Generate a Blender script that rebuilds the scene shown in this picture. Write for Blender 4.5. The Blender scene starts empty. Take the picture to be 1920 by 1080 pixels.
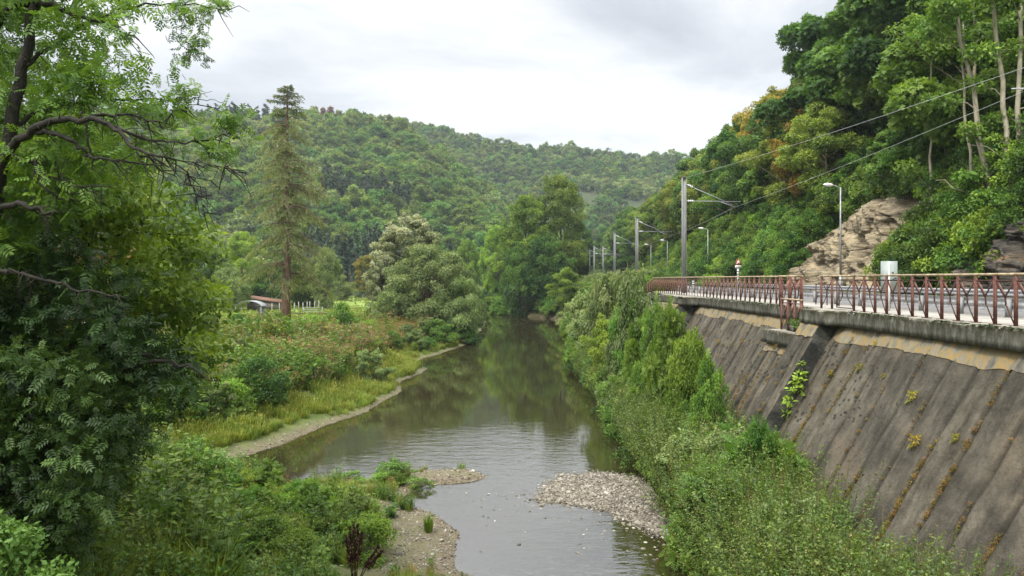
import bpy, math, random
import numpy as np
from mathutils import Vector, Matrix
R = math.radians
RNG = np.random.default_rng(7)
random.seed(7)
SC = bpy.context.scene
COL = SC.collection
EYE, HOR, F = 7.0, 523.0, 1440.0      # eye height over the water, horizon row, focal length

# ------------------------------------------------------------------ camera
cam = bpy.data.cameras.new('camera'); cam.lens = 27; cam.sensor_width = 36
cam.clip_start = .1; cam.clip_end = 5000; cam.shift_y = -(540 - HOR) / 1920
camo = bpy.data.objects.new('camera', cam); COL.objects.link(camo)
camo.location = (0, 0, EYE); camo.rotation_euler = (R(90), 0, 0)
SC.camera = camo

def P(px, py, d):
    return np.array([(px - 960) / F * d, d, EYE + (HOR - py) / F * d])
def G(px, py, z=0.0):
    d = (EYE - z) * F / (py - HOR)
    return np.array([(px - 960) / F * d, d, z])

# ------------------------------------------------------------------ noise
def _h(ix, iy, s):
    v = (ix.astype(np.int64) * 374761393 + iy.astype(np.int64) * 668265263 + s * 974634777) & 0xffffffff
    v = ((v ^ (v >> 13)) * 1274126177) & 0xffffffff
    v = (v ^ (v >> 16)) & 0xffffffff
    return v / 4294967295.0
def vn(x, y, s=0):
    x = np.asarray(x, float); y = np.asarray(y, float)
    ix = np.floor(x); iy = np.floor(y); fx = x - ix; fy = y - iy
    fx = fx * fx * (3 - 2 * fx); fy = fy * fy * (3 - 2 * fy)
    a = _h(ix, iy, s); b = _h(ix + 1, iy, s); c = _h(ix, iy + 1, s); d = _h(ix + 1, iy + 1, s)
    return a + (b - a) * fx + (c - a) * fy + (a - b - c + d) * fx * fy
def fbm(x, y, s=0, o=4):
    t = 0; a = .5; n = 0
    for k in range(o):
        t = t + a * vn(x * 2**k, y * 2**k, s + k); n += a; a *= .5
    return t / n
def sst(a, b, x):
    t = np.clip((x - a) / (b - a), 0, 1); return t * t * (3 - 2 * t)

# ------------------------------------------------------------------ scene bookkeeping
def tag(o, label=None, cat=None, group=None, kind=None):
    if label: o['label'] = label
    if cat: o['category'] = cat
    if group: o['group'] = group
    if kind: o['kind'] = kind
    return o
def empty(name, loc=(0, 0, 0), rz=0, scale=1.0):
    o = bpy.data.objects.new(name, None); COL.objects.link(o)
    o.location = loc; o.rotation_euler = (0, 0, rz); o.scale = (scale,) * 3
    o.empty_display_size = .2
    return o
def link(name, me, parent=None, loc=None, coll=None):
    o = bpy.data.objects.new(name, me); (coll or COL).objects.link(o)
    if parent is not None: o.parent = parent
    if loc is not None: o.location = loc
    return o
def mesh_np(name, V, faces, mats, tint=None, midx=None, smooth=False):
    """faces: list of int arrays (n,3) or (n,4)"""
    me = bpy.data.meshes.new(name)
    V = np.asarray(V, np.float32)
    faces = [np.asarray(f, np.int32) for f in faces if len(f)]
    nl = sum(f.size for f in faces); nf = sum(len(f) for f in faces)
    me.vertices.add(len(V)); me.vertices.foreach_set('co', V.ravel())
    me.loops.add(nl); me.loops.foreach_set('vertex_index', np.concatenate([f.ravel() for f in faces]))
    me.polygons.add(nf)
    tot = np.concatenate([np.full(len(f), f.shape[1], np.int32) for f in faces])
    st = np.concatenate([[0], np.cumsum(tot)[:-1]]).astype(np.int32)
    me.polygons.foreach_set('loop_start', st); me.polygons.foreach_set('loop_total', tot)
    if midx is not None: me.polygons.foreach_set('material_index', np.asarray(midx, np.int32))
    if smooth: me.polygons.foreach_set('use_smooth', np.ones(nf, bool))
    for m in (mats if isinstance(mats, (list, tuple)) else [mats]): me.materials.append(m)
    if tint is not None:
        a = me.attributes.new('tint', 'FLOAT', 'FACE'); a.data.foreach_set('value', np.asarray(tint, np.float32))
    me.update(calc_edges=True); me.validate()
    return me
class MB:
    """collects plain shapes into one mesh"""
    def __init__(s): s.V = []; s.q = []; s.t = []; s.n = 0; s.qt = []; s.tt = []
    def add(s, V, q=(), t=(), tq=.5, tt=.5):
        V = np.asarray(V, float).reshape(-1, 3); s.V.append(V)
        if len(q): q = np.asarray(q, int).reshape(-1, 4) + s.n; s.q.append(q); s.qt.append(np.broadcast_to(tq, (len(q),)))
        if len(t): t = np.asarray(t, int).reshape(-1, 3) + s.n; s.t.append(t); s.tt.append(np.broadcast_to(tt, (len(t),)))
        s.n += len(V); return s
    def box(s, c, d, rz=0, M=None):
        x, y, z = np.array(d) / 2
        V = np.array([[-x,-y,-z],[x,-y,-z],[x,y,-z],[-x,y,-z],[-x,-y,z],[x,-y,z],[x,y,z],[-x,y,z]])
        if M is not None: V = V @ np.array(M).T
        if rz: c_, s_ = math.cos(rz), math.sin(rz); V = V @ np.array([[c_, s_, 0], [-s_, c_, 0], [0, 0, 1]])
        return s.add(V + np.array(c), [[0,3,2,1],[4,5,6,7],[0,1,5,4],[1,2,6,5],[2,3,7,6],[3,0,4,7]])
    def bar(s, a, b, w, h=None, up=(0, 0, 1)):
        a = np.array(a, float); b = np.array(b, float); h = h or w
        t = b - a; L = np.linalg.norm(t); t /= L
        u = np.array(up, float)
        if abs(t @ u) > .95: u = np.array([1.0, 0, 0]) if abs(t[0]) < .9 else np.array([0, 1.0, 0])
        r = np.cross(t, u); r /= np.linalg.norm(r); u = np.cross(r, t)
        M = np.stack([r, t, u], 1)
        return s.box((a + b) / 2, (w, L, h), M=M)
    def tube(s, pts, rad, n=7, cap=True, tint=.5):
        pts = np.asarray(pts, float); m = len(pts); rad = np.broadcast_to(rad, (m,))
        tg = np.gradient(pts, axis=0); tg /= np.maximum(np.linalg.norm(tg, axis=1, keepdims=True), 1e-9)
        ref = np.array([0, 0, 1.0]) if abs(tg[:, 2]).mean() < .8 else np.array([1.0, 0, 0])
        r = np.cross(tg, ref); r /= np.maximum(np.linalg.norm(r, axis=1, keepdims=True), 1e-9)
        u = np.cross(r, tg)
        a = np.arange(n) * 2 * math.pi / n
        ring = pts[:, None] + rad[:, None, None] * (np.cos(a)[None, :, None] * r[:, None] + np.sin(a)[None, :, None] * u[:, None])
        V = ring.reshape(-1, 3)
        i = np.arange(m - 1)[:, None] * n; j = np.arange(n)[None]; k = (j + 1) % n
        q = np.stack([i + j, i + k, i + n + k, i + n + j], -1).reshape(-1, 4)
        t = []
        if cap:
            V = np.vstack([V, pts[:1], pts[-1:]])
            for jj in range(n):
                t.append([m * n, (jj + 1) % n, jj]); t.append([m * n + 1, (m - 1) * n + jj, (m - 1) * n + (jj + 1) % n])
        return s.add(V, q, t, tint, tint)
    def lathe(s, c, prof, n=16):
        V = []; q = []
        for (r_, z_) in prof:
            for k in range(n):
                a = 2 * math.pi * k / n; V.append([c[0] + r_ * math.cos(a), c[1] + r_ * math.sin(a), c[2] + z_])
        for i in range(len(prof) - 1):
            for k in range(n): q.append([i*n+k, i*n+(k+1)%n, (i+1)*n+(k+1)%n, (i+1)*n+k])
        return s.add(V, q)
    def mesh(s, name, mats, smooth=False):
        V = np.concatenate(s.V); f = []; tn = []
        if s.q: f.append(np.concatenate(s.q)); tn.append(np.concatenate(s.qt))
        if s.t: f.append(np.concatenate(s.t)); tn.append(np.concatenate(s.tt))
        return mesh_np(name, V, f, mats, tint=np.concatenate(tn), smooth=smooth)
    def build(s, name, mat, parent=None, smooth=False, bevel=0):
        o = link(name, s.mesh(name, mat, smooth), parent)
        if bevel:
            b = o.modifiers.new('bevel', 'BEVEL'); b.width = bevel; b.segments = 2; b.limit_method = 'ANGLE'
        return o
def grid_faces(nu, nv):
    i = np.arange(nu - 1)[:, None] * nv; j = np.arange(nv - 1)[None]
    return np.stack([i + j, i + nv + j, i + nv + j + 1, i + j + 1], -1).reshape(-1, 4)

# ------------------------------------------------------------------ materials
def mat(name):
    m = bpy.data.materials.new(name); m.use_nodes = True
    nt = m.node_tree; nt.nodes.clear()
    return m, nt, nt.nodes, nt.links
def ramp(N, stops, interp='LINEAR'):
    r = N.new('ShaderNodeValToRGB'); cr = r.color_ramp; cr.interpolation = interp
    while len(cr.elements) < len(stops): cr.elements.new(.5)
    for e, (p, c) in zip(cr.elements, stops):
        e.position = p; e.color = (*c, 1) if len(c) == 3 else c
    return r
def noise(N, L, vec, scale, detail=4, rough=.55, out='Fac'):
    n = N.new('ShaderNodeTexNoise'); n.inputs['Scale'].default_value = scale
    n.inputs['Detail'].default_value = detail; n.inputs['Roughness'].default_value = rough
    if vec: L.new(vec, n.inputs['Vector'])
    return n.outputs[out]
def mix(N, L, fac, a, b, mode='MIX'):
    m = N.new('ShaderNodeMix'); m.data_type = 'RGBA'; m.blend_type = mode
    for s, v in ((m.inputs[0], fac), (m.inputs[6], a), (m.inputs[7], b)):
        if hasattr(v, 'node'): L.new(v, s)
        elif isinstance(v, (int, float)): s.default_value = v if s.type == 'VALUE' else (v, v, v, 1)
        else: s.default_value = (*v, 1)
    return m.outputs[2]
def math_(N, L, op, a, b=None, c=None, clamp=False):
    m = N.new('ShaderNodeMath'); m.operation = op; m.use_clamp = clamp
    for s, v in zip(m.inputs, (a, b, c)):
        if v is None: continue
        if hasattr(v, 'node'): L.new(v, s)
        else: s.default_value = v
    return m.outputs[0]
FK = (1.32, 1.25, 1.28)
def foliage(name, cols, trans=.35, hue=.02, val=.25, rough=.55, spec=.25, warm=None):
    m, nt, N, L = mat(name)
    at = N.new('ShaderNodeAttribute'); at.attribute_name = 'tint'
    k = len(cols); cols = [(c[0] * FK[0], c[1] * FK[1], c[2] * FK[2]) + tuple(c[3:]) for c in cols]
    r = ramp(N, [(i / (k - 1) if len(c) == 3 else c[3], c[:3]) for i, c in enumerate(cols)])
    L.new(at.outputs['Fac'], r.inputs[0])
    oi = N.new('ShaderNodeObjectInfo')
    hs = N.new('ShaderNodeHueSaturation')
    h = math_(N, L, 'MULTIPLY_ADD', oi.outputs['Random'], -2 * hue, .5 + hue)
    rv = math_(N, L, 'FRACT', math_(N, L, 'MULTIPLY', oi.outputs['Random'], 7.31))
    v = math_(N, L, 'MULTIPLY_ADD', rv, 2 * val, 1 - val)
    L.new(h, hs.inputs['Hue']); L.new(v, hs.inputs['Value']); L.new(r.outputs[0], hs.inputs['Color'])
    p = N.new('ShaderNodeBsdfPrincipled'); p.inputs['Roughness'].default_value = rough
    p.inputs['Specular IOR Level'].default_value = spec
    L.new(hs.outputs[0], p.inputs['Base Color'])
    t = N.new('ShaderNodeBsdfTranslucent')
    tc = mix(N, L, 1.0, hs.outputs[0], (1.5, 1.45, .6), 'MULTIPLY'); L.new(tc, t.inputs['Color'])
    ms = N.new('ShaderNodeMixShader'); ms.inputs[0].default_value = trans
    L.new(p.outputs[0], ms.inputs[1]); L.new(t.outputs[0], ms.inputs[2])
    o = N.new('ShaderNodeOutputMaterial'); L.new(ms.outputs[0], o.inputs['Surface'])
    return m
def surface(name, stops, scale=3, detail=6, rough=.85, bump=.3, bscale=None, metal=0, spec=.3, coords='Object', stretch=None, dist=.02):
    m, nt, N, L = mat(name)
    tc = N.new('ShaderNodeTexCoord'); vec = tc.outputs[coords]
    if stretch:
        mp = N.new('ShaderNodeMapping'); mp.inputs['Scale'].default_value = stretch; L.new(vec, mp.inputs[0]); vec = mp.outputs[0]
    n1 = noise(N, L, vec, scale, detail, .62)
    r = ramp(N, stops); L.new(n1, r.inputs[0])
    p = N.new('ShaderNodeBsdfPrincipled'); L.new(r.outputs[0], p.inputs['Base Color'])
    p.inputs['Roughness'].default_value = rough; p.inputs['Metallic'].default_value = metal
    p.inputs['Specular IOR Level'].default_value = spec
    if bump:
        n2 = noise(N, L, vec, bscale or scale * 6, 5, .6)
        b = N.new('ShaderNodeBump'); b.inputs['Strength'].default_value = bump; b.inputs['Distance'].default_value = dist
        L.new(n2, b.inputs['Height']); L.new(b.outputs[0], p.inputs['Normal'])
    o = N.new('ShaderNodeOutputMaterial'); L.new(p.outputs[0], o.inputs['Surface'])
    return m
M = {}
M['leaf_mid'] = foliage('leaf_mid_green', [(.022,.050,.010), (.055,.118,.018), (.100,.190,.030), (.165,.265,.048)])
M['leaf_mid2'] = foliage('leaf_mid_green_deep', [(.016,.042,.010), (.042,.096,.018), (.078,.155,.030), (.130,.225,.050)])
M['leaf_far2'] = foliage('leaf_far_light', [(.045,.085,.016), (.085,.145,.026), (.125,.190,.036), (.165,.225,.05)], hue=.03, val=.25)
M['leaf_dark'] = foliage('leaf_dark_green', [(.013,.034,.008), (.034,.076,.013), (.060,.122,.020), (.105,.185,.032)])
M['leaf_deep'] = foliage('leaf_deep_green', [(.010,.022,.006), (.022,.045,.009), (.038,.073,.014), (.07,.118,.022)], trans=.2)
M['leaf_bright'] = foliage('leaf_bright_green', [(.045,.088,.012), (.090,.165,.020), (.150,.245,.030), (.21,.30,.045)])
M['leaf_yellowish'] = foliage('leaf_light_olive', [(.040,.070,.012), (.082,.135,.022), (.135,.195,.034), (.19,.25,.05)])
M['leaf_yellow'] = foliage('leaf_yellow_green', [(.055,.072,.012), (.115,.140,.020), (.175,.190,.028), (.26,.20,.035)])
M['leaf_autumn'] = foliage('leaf_autumn', [(.05,.062,.012), (.11,.105,.018), (.19,.125,.022), (.27,.125,.025)])
M['leaf_far'] = foliage('leaf_far_green', [(.022,.056,.011), (.050,.108,.018), (.084,.155,.026), (.125,.198,.038)], hue=.035, val=.32)
M['leaf_rust'] = foliage('leaf_rust', [(.06,.035,.02), (.11,.06,.03), (.15,.08,.04)], trans=.1)
M['leaf_willow'] = foliage('leaf_willow_olive', [(.058,.088,.028), (.108,.155,.05), (.16,.212,.075), (.23,.285,.12)])
M['leaf_silver'] = foliage('leaf_silver', [(.07,.095,.04), (.14,.17,.085), (.24,.275,.165), (.42,.45,.35)], hue=.005)
M['needle_old'] = foliage('needle_olive_brown', [(.040,.058,.022), (.080,.102,.036), (.122,.145,.052), (.165,.178,.075)], trans=.4)
M['needle_dark'] = foliage('needle_dark', [(.012,.030,.014), (.024,.052,.022), (.040,.078,.030)], trans=.1)
M['herb_green'] = foliage('herb_green', [(.045,.082,.016), (.088,.150,.026), (.140,.210,.040), (.21,.27,.06)], hue=.03)
M['herb_pink'] = foliage('herb_with_pink_heads', [(.05,.085,.018,0), (.095,.145,.03,.35), (.14,.185,.045,.66), (.19,.15,.075,.76), (.24,.155,.10,.9), (.33,.21,.17,1)], hue=.02)
M['herb_rusty'] = foliage('herb_rusty', [(.08,.092,.02), (.145,.145,.03), (.20,.165,.04), (.26,.16,.05)], hue=.02)
M['grass'] = foliage('grass_blades', [(.070,.105,.016), (.125,.175,.026), (.185,.235,.038), (.26,.27,.07)], hue=.03, trans=.3)
M['grass_dry'] = foliage('grass_dry', [(.13,.115,.035), (.21,.17,.06), (.26,.20,.08), (.33,.24,.12)], hue=.02)
M['dock'] = foliage('dock_brown', [(.028,.012,.008), (.05,.02,.012), (.085,.035,.02)], trans=0)
M['moss'] = foliage('moss', [(.045,.060,.012), (.09,.085,.018), (.16,.10,.02), (.22,.125,.03)], trans=0)
M['bark'] = surface('bark_brown', [(.3,(.035,.026,.018)), (.55,(.085,.066,.046)), (.75,(.16,.13,.095))], 6, bump=.8, stretch=(1, 1, .25), dist=.04)
M['bark_black'] = surface('bark_wet_dark', [(.3,(.010,.009,.007)), (.6,(.028,.024,.018)), (.8,(.075,.075,.05))], 6, bump=.8, dist=.03)
M['bark_pale'] = surface('bark_pale_grey', [(.3,(.10,.085,.055)), (.55,(.22,.19,.125)), (.75,(.33,.29,.20))], 4, bump=.5, stretch=(1, 1, .3))
M['bark_red'] = surface('bark_reddish', [(.3,(.08,.045,.03)), (.55,(.17,.105,.07)), (.75,(.25,.17,.12))], 5, bump=.8, stretch=(1, 1, .3), dist=.04)

# ------------------------------------------------------------------ leaf clouds
def rand_unit(rng, n):
    v = rng.normal(size=(n, 3)); return v / np.linalg.norm(v, axis=1, keepdims=True)
def nrm(v): return v / np.maximum(np.linalg.norm(v, axis=-1, keepdims=True), 1e-9)
def frames(t, n):
    """rotation matrices with columns (side, along, normal)"""
    t = nrm(t); n = n - (n * t).sum(-1, keepdims=True) * t; n = nrm(n)
    return np.stack([np.cross(t, n), t, n], -1)
LEAF = (np.array([[0, 0, 0], [.27, .45, .06], [0, 1, -.05], [-.27, .45, .06]]), np.array([[0, 1, 2, 3]]))
def pinnate(k=4, w=.16, l=.42):
    V = []; Q = []
    def lf(base, d):
        d = np.array([d[0], d[1], 0.0]); d /= np.linalg.norm(d); s = np.array([-d[1], d[0], 0]) * w * .5
        n = len(V); b = np.array([base[0], base[1], -.12 * base[1] ** 2])
        m = b + d * l * .5; tip = b + d * l + np.array([0, 0, -.07])
        V.extend([b, m + s + [0, 0, .02], tip, m - s + [0, 0, .02]]); Q.append([n, n + 1, n + 2, n + 3])
    for i in range(k):
        y = .2 + .65 * i / (k - 1)
        lf((0, y), (1, .55)); lf((0, y), (-1, .55))
    lf((0, .85), (0, 1))
    n = len(V); V.extend([np.array([-.008, 0, 0]), np.array([.008, 0, 0]), np.array([.006, .9, -.1]), np.array([-.006, .9, -.1])]); Q.append([n, n+1, n+2, n+3])
    return np.array(V), np.array(Q)
PINN = pinnate()
def cloverleaf():
    V = []; Q = []
    for a, l in ((0, 1.0), (.95, .8), (-.95, .8), (2.1, .55), (-2.1, .55)):
        d = np.array([math.sin(a), math.cos(a), -.15]); s = np.array([d[1], -d[0], 0]) * .24 * l; n = len(V)
        V += [np.zeros(3), d * l * .55 + s, d * l, d * l * .55 - s]; Q.append([n, n + 1, n + 2, n + 3])
    return np.array(V), np.array(Q)
CLOV = cloverleaf()
def scatter(tpl, pos, Rm, scl, tint):
    TV, TQ = tpl; n = len(pos); k = len(TV)
    V = np.einsum('nij,kj->nki', Rm, TV) * np.asarray(scl)[:, None, None] + pos[:, None]
    Q = TQ[None] + (np.arange(n) * k)[:, None, None]
    T = np.repeat(tint, len(TQ))
    return V.reshape(-1, 3), Q.reshape(-1, TQ.shape[1]), T
def clump_leaves(rng, C, rc, ct, nl, size, tpl=LEAF, flat=.75, up=.5, droop=.15, shell=.5, tvar=.22):
    """C centres (m,3), rc radii (m,), ct tints, nl leaves over all (by area)"""
    w = rc ** 2; w = w / w.sum(); idx = rng.choice(len(C), nl, p=w)
    d = rand_unit(rng, nl); flip = (d[:, 2] < -.25) & (rng.random(nl) < .6); d[flip, 2] *= -1
    r = rc[idx] * (shell + (1.08 - shell) * rng.random(nl) ** .6)
    pos = C[idx] + d * r[:, None] * np.array([1, 1, flat])
    n = nrm(d * .6 + np.array([0, 0, up]) + rand_unit(rng, nl) * .55)
    t = nrm(rand_unit(rng, nl) + d * .6 + np.array([0, 0, -droop * 2]))
    s = size * rng.uniform(.5, 1.35, nl)
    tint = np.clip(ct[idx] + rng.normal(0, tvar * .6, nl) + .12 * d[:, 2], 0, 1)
    return scatter(tpl, pos, frames(t, n), s, tint)
def limb(a, b, rng, n=5, sag=.12, wob=.06):
    a = np.array(a, float); b = np.array(b, float); t = np.linspace(0, 1, n)[:, None]
    L = np.linalg.norm(b - a); p = a + (b - a) * t
    p[:, 2] += sag * L * np.sin(t[:, 0] * math.pi)
    p[1:-1] += rng.normal(0, wob * L, (n - 2, 3)) * .5
    return p
PROF = {
 'full': lambda t: np.sqrt(np.clip(1 - t ** 2.6, 0, 1)) * (.72 + .28 * np.clip(t * 4, 0, 1)) + .03,
 'round': lambda t: np.sqrt(np.clip(1 - (2 * t - 1) ** 2, 0, 1)) * .95 + .05,
 'oval': lambda t: np.clip(np.sin(np.pi * np.clip(t, 0, 1) ** .8) ** .7, 0, 1) + .04,
 'dome': lambda t: np.sqrt(np.clip(1 - t ** 2, 0, 1)),
 'cone': lambda t: (1 - t) ** .8 + .03,
}
def tree_data(nm, seed, H, Rr, base, nc, nl, size, leafm, barkm, prof='oval', rt=None, tpl=LEAF, limbs=14, flat=.75, droop=.15, crange=(.16, .30), stems=1, shell=.5, lean=.3):
    rng = np.random.default_rng(seed)
    t = rng.random(nc) ** .85
    z = base + (H - base) * (t * .93)
    rm = Rr * PROF[prof](t)
    a = rng.random(nc) * 6.283; rr = rm * (.25 + .68 * rng.random(nc) ** .5)
    asym = 1 + .22 * np.sin(a + seed) + .12 * np.sin(3 * a + 2 * seed)
    C = np.stack([rr * asym * np.cos(a), rr * asym * np.sin(a), z], 1)
    rc = Rr * rng.uniform(crange[0], crange[1], nc) * (.75 + .35 * (1 - t))
    ct = rng.uniform(.15, .8, nc)
    # stray sprays breaking the outline
    ne = nc // 2; k = rng.integers(0, nc, ne)
    o = nrm(C[k] - np.array([0, 0, base + (H - base) * .4])) * (rc[k] * rng.uniform(.7, 1.2, ne))[:, None]
    C = np.vstack([C, C[k] + o]); rc = np.concatenate([rc, rc[k] * rng.uniform(.3, .55, ne)]); ct = np.concatenate([ct, rng.uniform(.3, .9, ne)])
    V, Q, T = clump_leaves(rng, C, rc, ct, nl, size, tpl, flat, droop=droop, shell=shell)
    crown = mesh_np(nm + '_crown', V, [Q], leafm, tint=T)
    tb = MB(); rt = rt or H * .016
    for s in range(stems):
        off = np.array([0, 0, 0.0]) if stems == 1 else np.array([rng.normal(0, .12 * Rr), rng.normal(0, .12 * Rr), 0])
        top = np.array([rng.normal(0, lean), rng.normal(0, lean), base + (H - base) * rng.uniform(.7, .85)]) + off * 2.5
        n = 8; tt = np.linspace(0, 1, n)[:, None]; tp = off + (top - off) * tt; tp[1:-1, :2] += rng.normal(0, H * .008, (n - 2, 2))
        tb.tube(tp, rt / math.sqrt(stems) * (1.05 - .8 * tt[:, 0]) * np.where(tt[:, 0] == 0, 1.35, 1), 7)
        for i in rng.choice(nc, min(limbs, nc), replace=False):
            zc = np.clip(C[i, 2] - abs(np.hypot(*C[i, :2])) * .7, base * .75, tp[-1, 2]); f = zc / tp[-1, 2]
            st = np.array([np.interp(f, tt[:, 0], tp[:, j]) for j in range(3)])
            r0 = rt * (1.05 - .8 * f) * .5
            tb.tube(limb(st, C[i], rng, 5, .05), np.linspace(r0, r0 * .2, 5), 4, cap=False)
    return tb.mesh(nm + '_trunk', barkm, smooth=True), crown
LIB = {}
def lib(key, *a, **k): LIB[key] = tree_data(key, *a, **k)
def place(name, key, loc, scale=1, rz=0, label=None, cat='tree', group=None, crown='crown', trunk='trunk', sz=None):
    r = empty(name, loc, rz, scale)
    if sz: r.scale = (scale * sz[0], scale * sz[1], scale * sz[2])
    tr, cr = LIB[key]
    if tr is not None: link(trunk, tr, r)
    link(crown, cr, r)
    return tag(r, label, cat, group)

# ------------------------------------------------------------------ instanced stuff
def gn(coll):
    ng = bpy.data.node_groups.new('spread_' + coll.name, 'GeometryNodeTree')
    ng.interface.new_socket('Geometry', in_out='INPUT', socket_type='NodeSocketGeometry')
    ng.interface.new_socket('Geometry', in_out='OUTPUT', socket_type='NodeSocketGeometry')
    N, L = ng.nodes, ng.links
    gi = N.new('NodeGroupInput'); go = N.new('NodeGroupOutput')
    ip = N.new('GeometryNodeInstanceOnPoints'); ip.inputs['Pick Instance'].default_value = True
    ci = N.new('GeometryNodeCollectionInfo'); ci.inputs['Collection'].default_value = coll
    ci.inputs['Separate Children'].default_value = True; ci.inputs['Reset Children'].default_value = True
    def na(nm, ty):
        n = N.new('GeometryNodeInputNamedAttribute'); n.data_type = ty; n.inputs['Name'].default_value = nm; return n.outputs['Attribute']
    L.new(gi.outputs[0], ip.inputs['Points']); L.new(ci.outputs[0], ip.inputs['Instance'])
    L.new(na('pick', 'INT'), ip.inputs['Instance Index'])
    L.new(na('rot', 'FLOAT_VECTOR'), ip.inputs['Rotation']); L.new(na('scl', 'FLOAT_VECTOR'), ip.inputs['Scale'])
    L.new(ip.outputs[0], go.inputs[0])
    return ng
def source_coll(name, meshes):
    c = bpy.data.collections.new(name)
    for i, m in enumerate(meshes):
        ms = m if isinstance(m, (list, tuple)) else [m]
        ms = [x for x in ms if x is not None]
        if len(ms) == 1: me = ms[0]
        else:   # join trunk + crown
            V = []; F_ = []; T = []; MI = []; n = 0; mats = []
            qs, ts = [], []; qt, tt, qm, tm = [], [], [], []
            for j, x in enumerate(ms):
                co = np.empty(len(x.vertices) * 3, np.float32); x.vertices.foreach_get('co', co); V.append(co.reshape(-1, 3))
                lt = np.empty(len(x.polygons), np.int32); x.polygons.foreach_get('loop_total', lt)
                ls = np.empty(len(x.polygons), np.int32); x.polygons.foreach_get('loop_start', ls)
                vi = np.empty(len(x.loops), np.int32); x.loops.foreach_get('vertex_index', vi)
                tv = np.empty(len(x.polygons), np.float32); x.attributes['tint'].data.foreach_get('value', tv)
                mats.append(x.materials[0])
                for kk, L_, Tn, Mn in ((4, qs, qt, qm), (3, ts, tt, tm)):
                    s = lt == kk
                    if s.any():
                        L_.append(vi[ls[s][:, None] + np.arange(kk)] + n); Tn.append(tv[s]); Mn.append(np.full(s.sum(), j))
                n += len(x.vertices)
            F_ = [np.concatenate(a) for a in (qs, ts) if a]
            me = mesh_np(name + '_%02d' % i, np.concatenate(V), F_, mats, tint=np.concatenate(qt + tt), midx=np.concatenate(qm + tm))
        o = bpy.data.objects.new('%s_%02d' % (name, i), me); c.objects.link(o)
    return c, len(meshes), gn(c)
def spread(name, src, pts, scl, rng, label, cat, tilt=.12, pick=None, align=None, kind='stuff', rot=None):
    c, n, ng = src; k = len(pts)
    me = bpy.data.meshes.new(name); me.vertices.add(k); me.vertices.foreach_set('co', np.asarray(pts, np.float32).ravel())
    ro = np.stack([rng.normal(0, tilt, k), rng.normal(0, tilt, k), rng.random(k) * 6.283], 1) if rot is None else rot
    scl = np.asarray(scl, float)
    if scl.ndim == 1: scl = np.repeat(scl[:, None], 3, 1)
    a = me.attributes.new('rot', 'FLOAT_VECTOR', 'POINT'); a.data.foreach_set('vector', ro.astype(np.float32).ravel())
    a = me.attributes.new('scl', 'FLOAT_VECTOR', 'POINT'); a.data.foreach_set('vector', scl.astype(np.float32).ravel())
    pk = rng.integers(0, n, k) if pick is None else pick
    a = me.attributes.new('pick', 'INT', 'POINT'); a.data.foreach_set('value', np.asarray(pk, np.int32))
    o = link(name, me); md = o.modifiers.new('spread', 'NODES'); md.node_group = ng
    return tag(o, label, cat, None, kind)

# ------------------------------------------------------------------ the lie of the land
RIV = [(1.6,-6),(1.3,12),(.7,15.6),(-.5,17.4),(-1.3,18.6),(-1.45,21.4),(-2.1,22.6),(-3.6,24.4),(-2.9,26.2),(-.95,26.6),(-.8,27.4),(-1.6,28.3),(-3.2,28.0),(-4.4,26.9),(-6.0,26.2),
       (-7.4,25.6),(-8.6,26.2),(-10.2,27.6),(-10.6,29.4),(-9.7,32.6),(-8.7,36.2),(-7.6,41.4),(-7.2,45),(-7.0,48.5),(-7.6,52.5),(-6.9,56),(-6.6,60),(-8.3,64),
       (-6.6,73),(-4.8,82),(-4.2,104),(-4.2,126),(-6,135),(-12,141),(-45,148),(-45,166),(-12,158),(-2,150),(3,142),(6.5,137),(8.5,129),(8.4,113),(7.0,95),(6.3,84),(5.4,68),
       (5.2,54),(5.7,44),(5.4,36),(5.1,30),(5.0,26),(4.8,21.6),(4.7,18),(4.6,10),(4.6,-6)]
BAR = [G(x, y)[:2] for x, y in ((1018,938),(1040,908),(1062,893),(1130,889),(1190,898),(1232,925),(1262,965),(1290,1000),(1240,1003),(1190,975),(1130,950),(1075,943))]
def pdist(poly, x, y):
    """signed distance, negative inside"""
    poly = np.array(poly, float); d = np.full(x.shape, 1e9); ins = np.zeros(x.shape, bool)
    for i in range(len(poly)):
        a = poly[i]; b = poly[(i + 1) % len(poly)]; e = b - a
        t = np.clip(((x - a[0]) * e[0] + (y - a[1]) * e[1]) / (e @ e), 0, 1)
        d = np.minimum(d, np.hypot(x - a[0] - t * e[0], y - a[1] - t * e[1]))
        c = ((a[1] > y) != (b[1] > y)) & (x < (b[0] - a[0]) * (y - a[1]) / (b[1] - a[1] + 1e-12) + a[0])
        ins ^= c
    return np.where(ins, -d, d)
def shift(y): return np.clip(y - 45, 0, 400) * .045
def shore(x, y): return pdist(RIV, x, y) + .8 * (fbm(x * .45, y * .45, 3) - .5)
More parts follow.
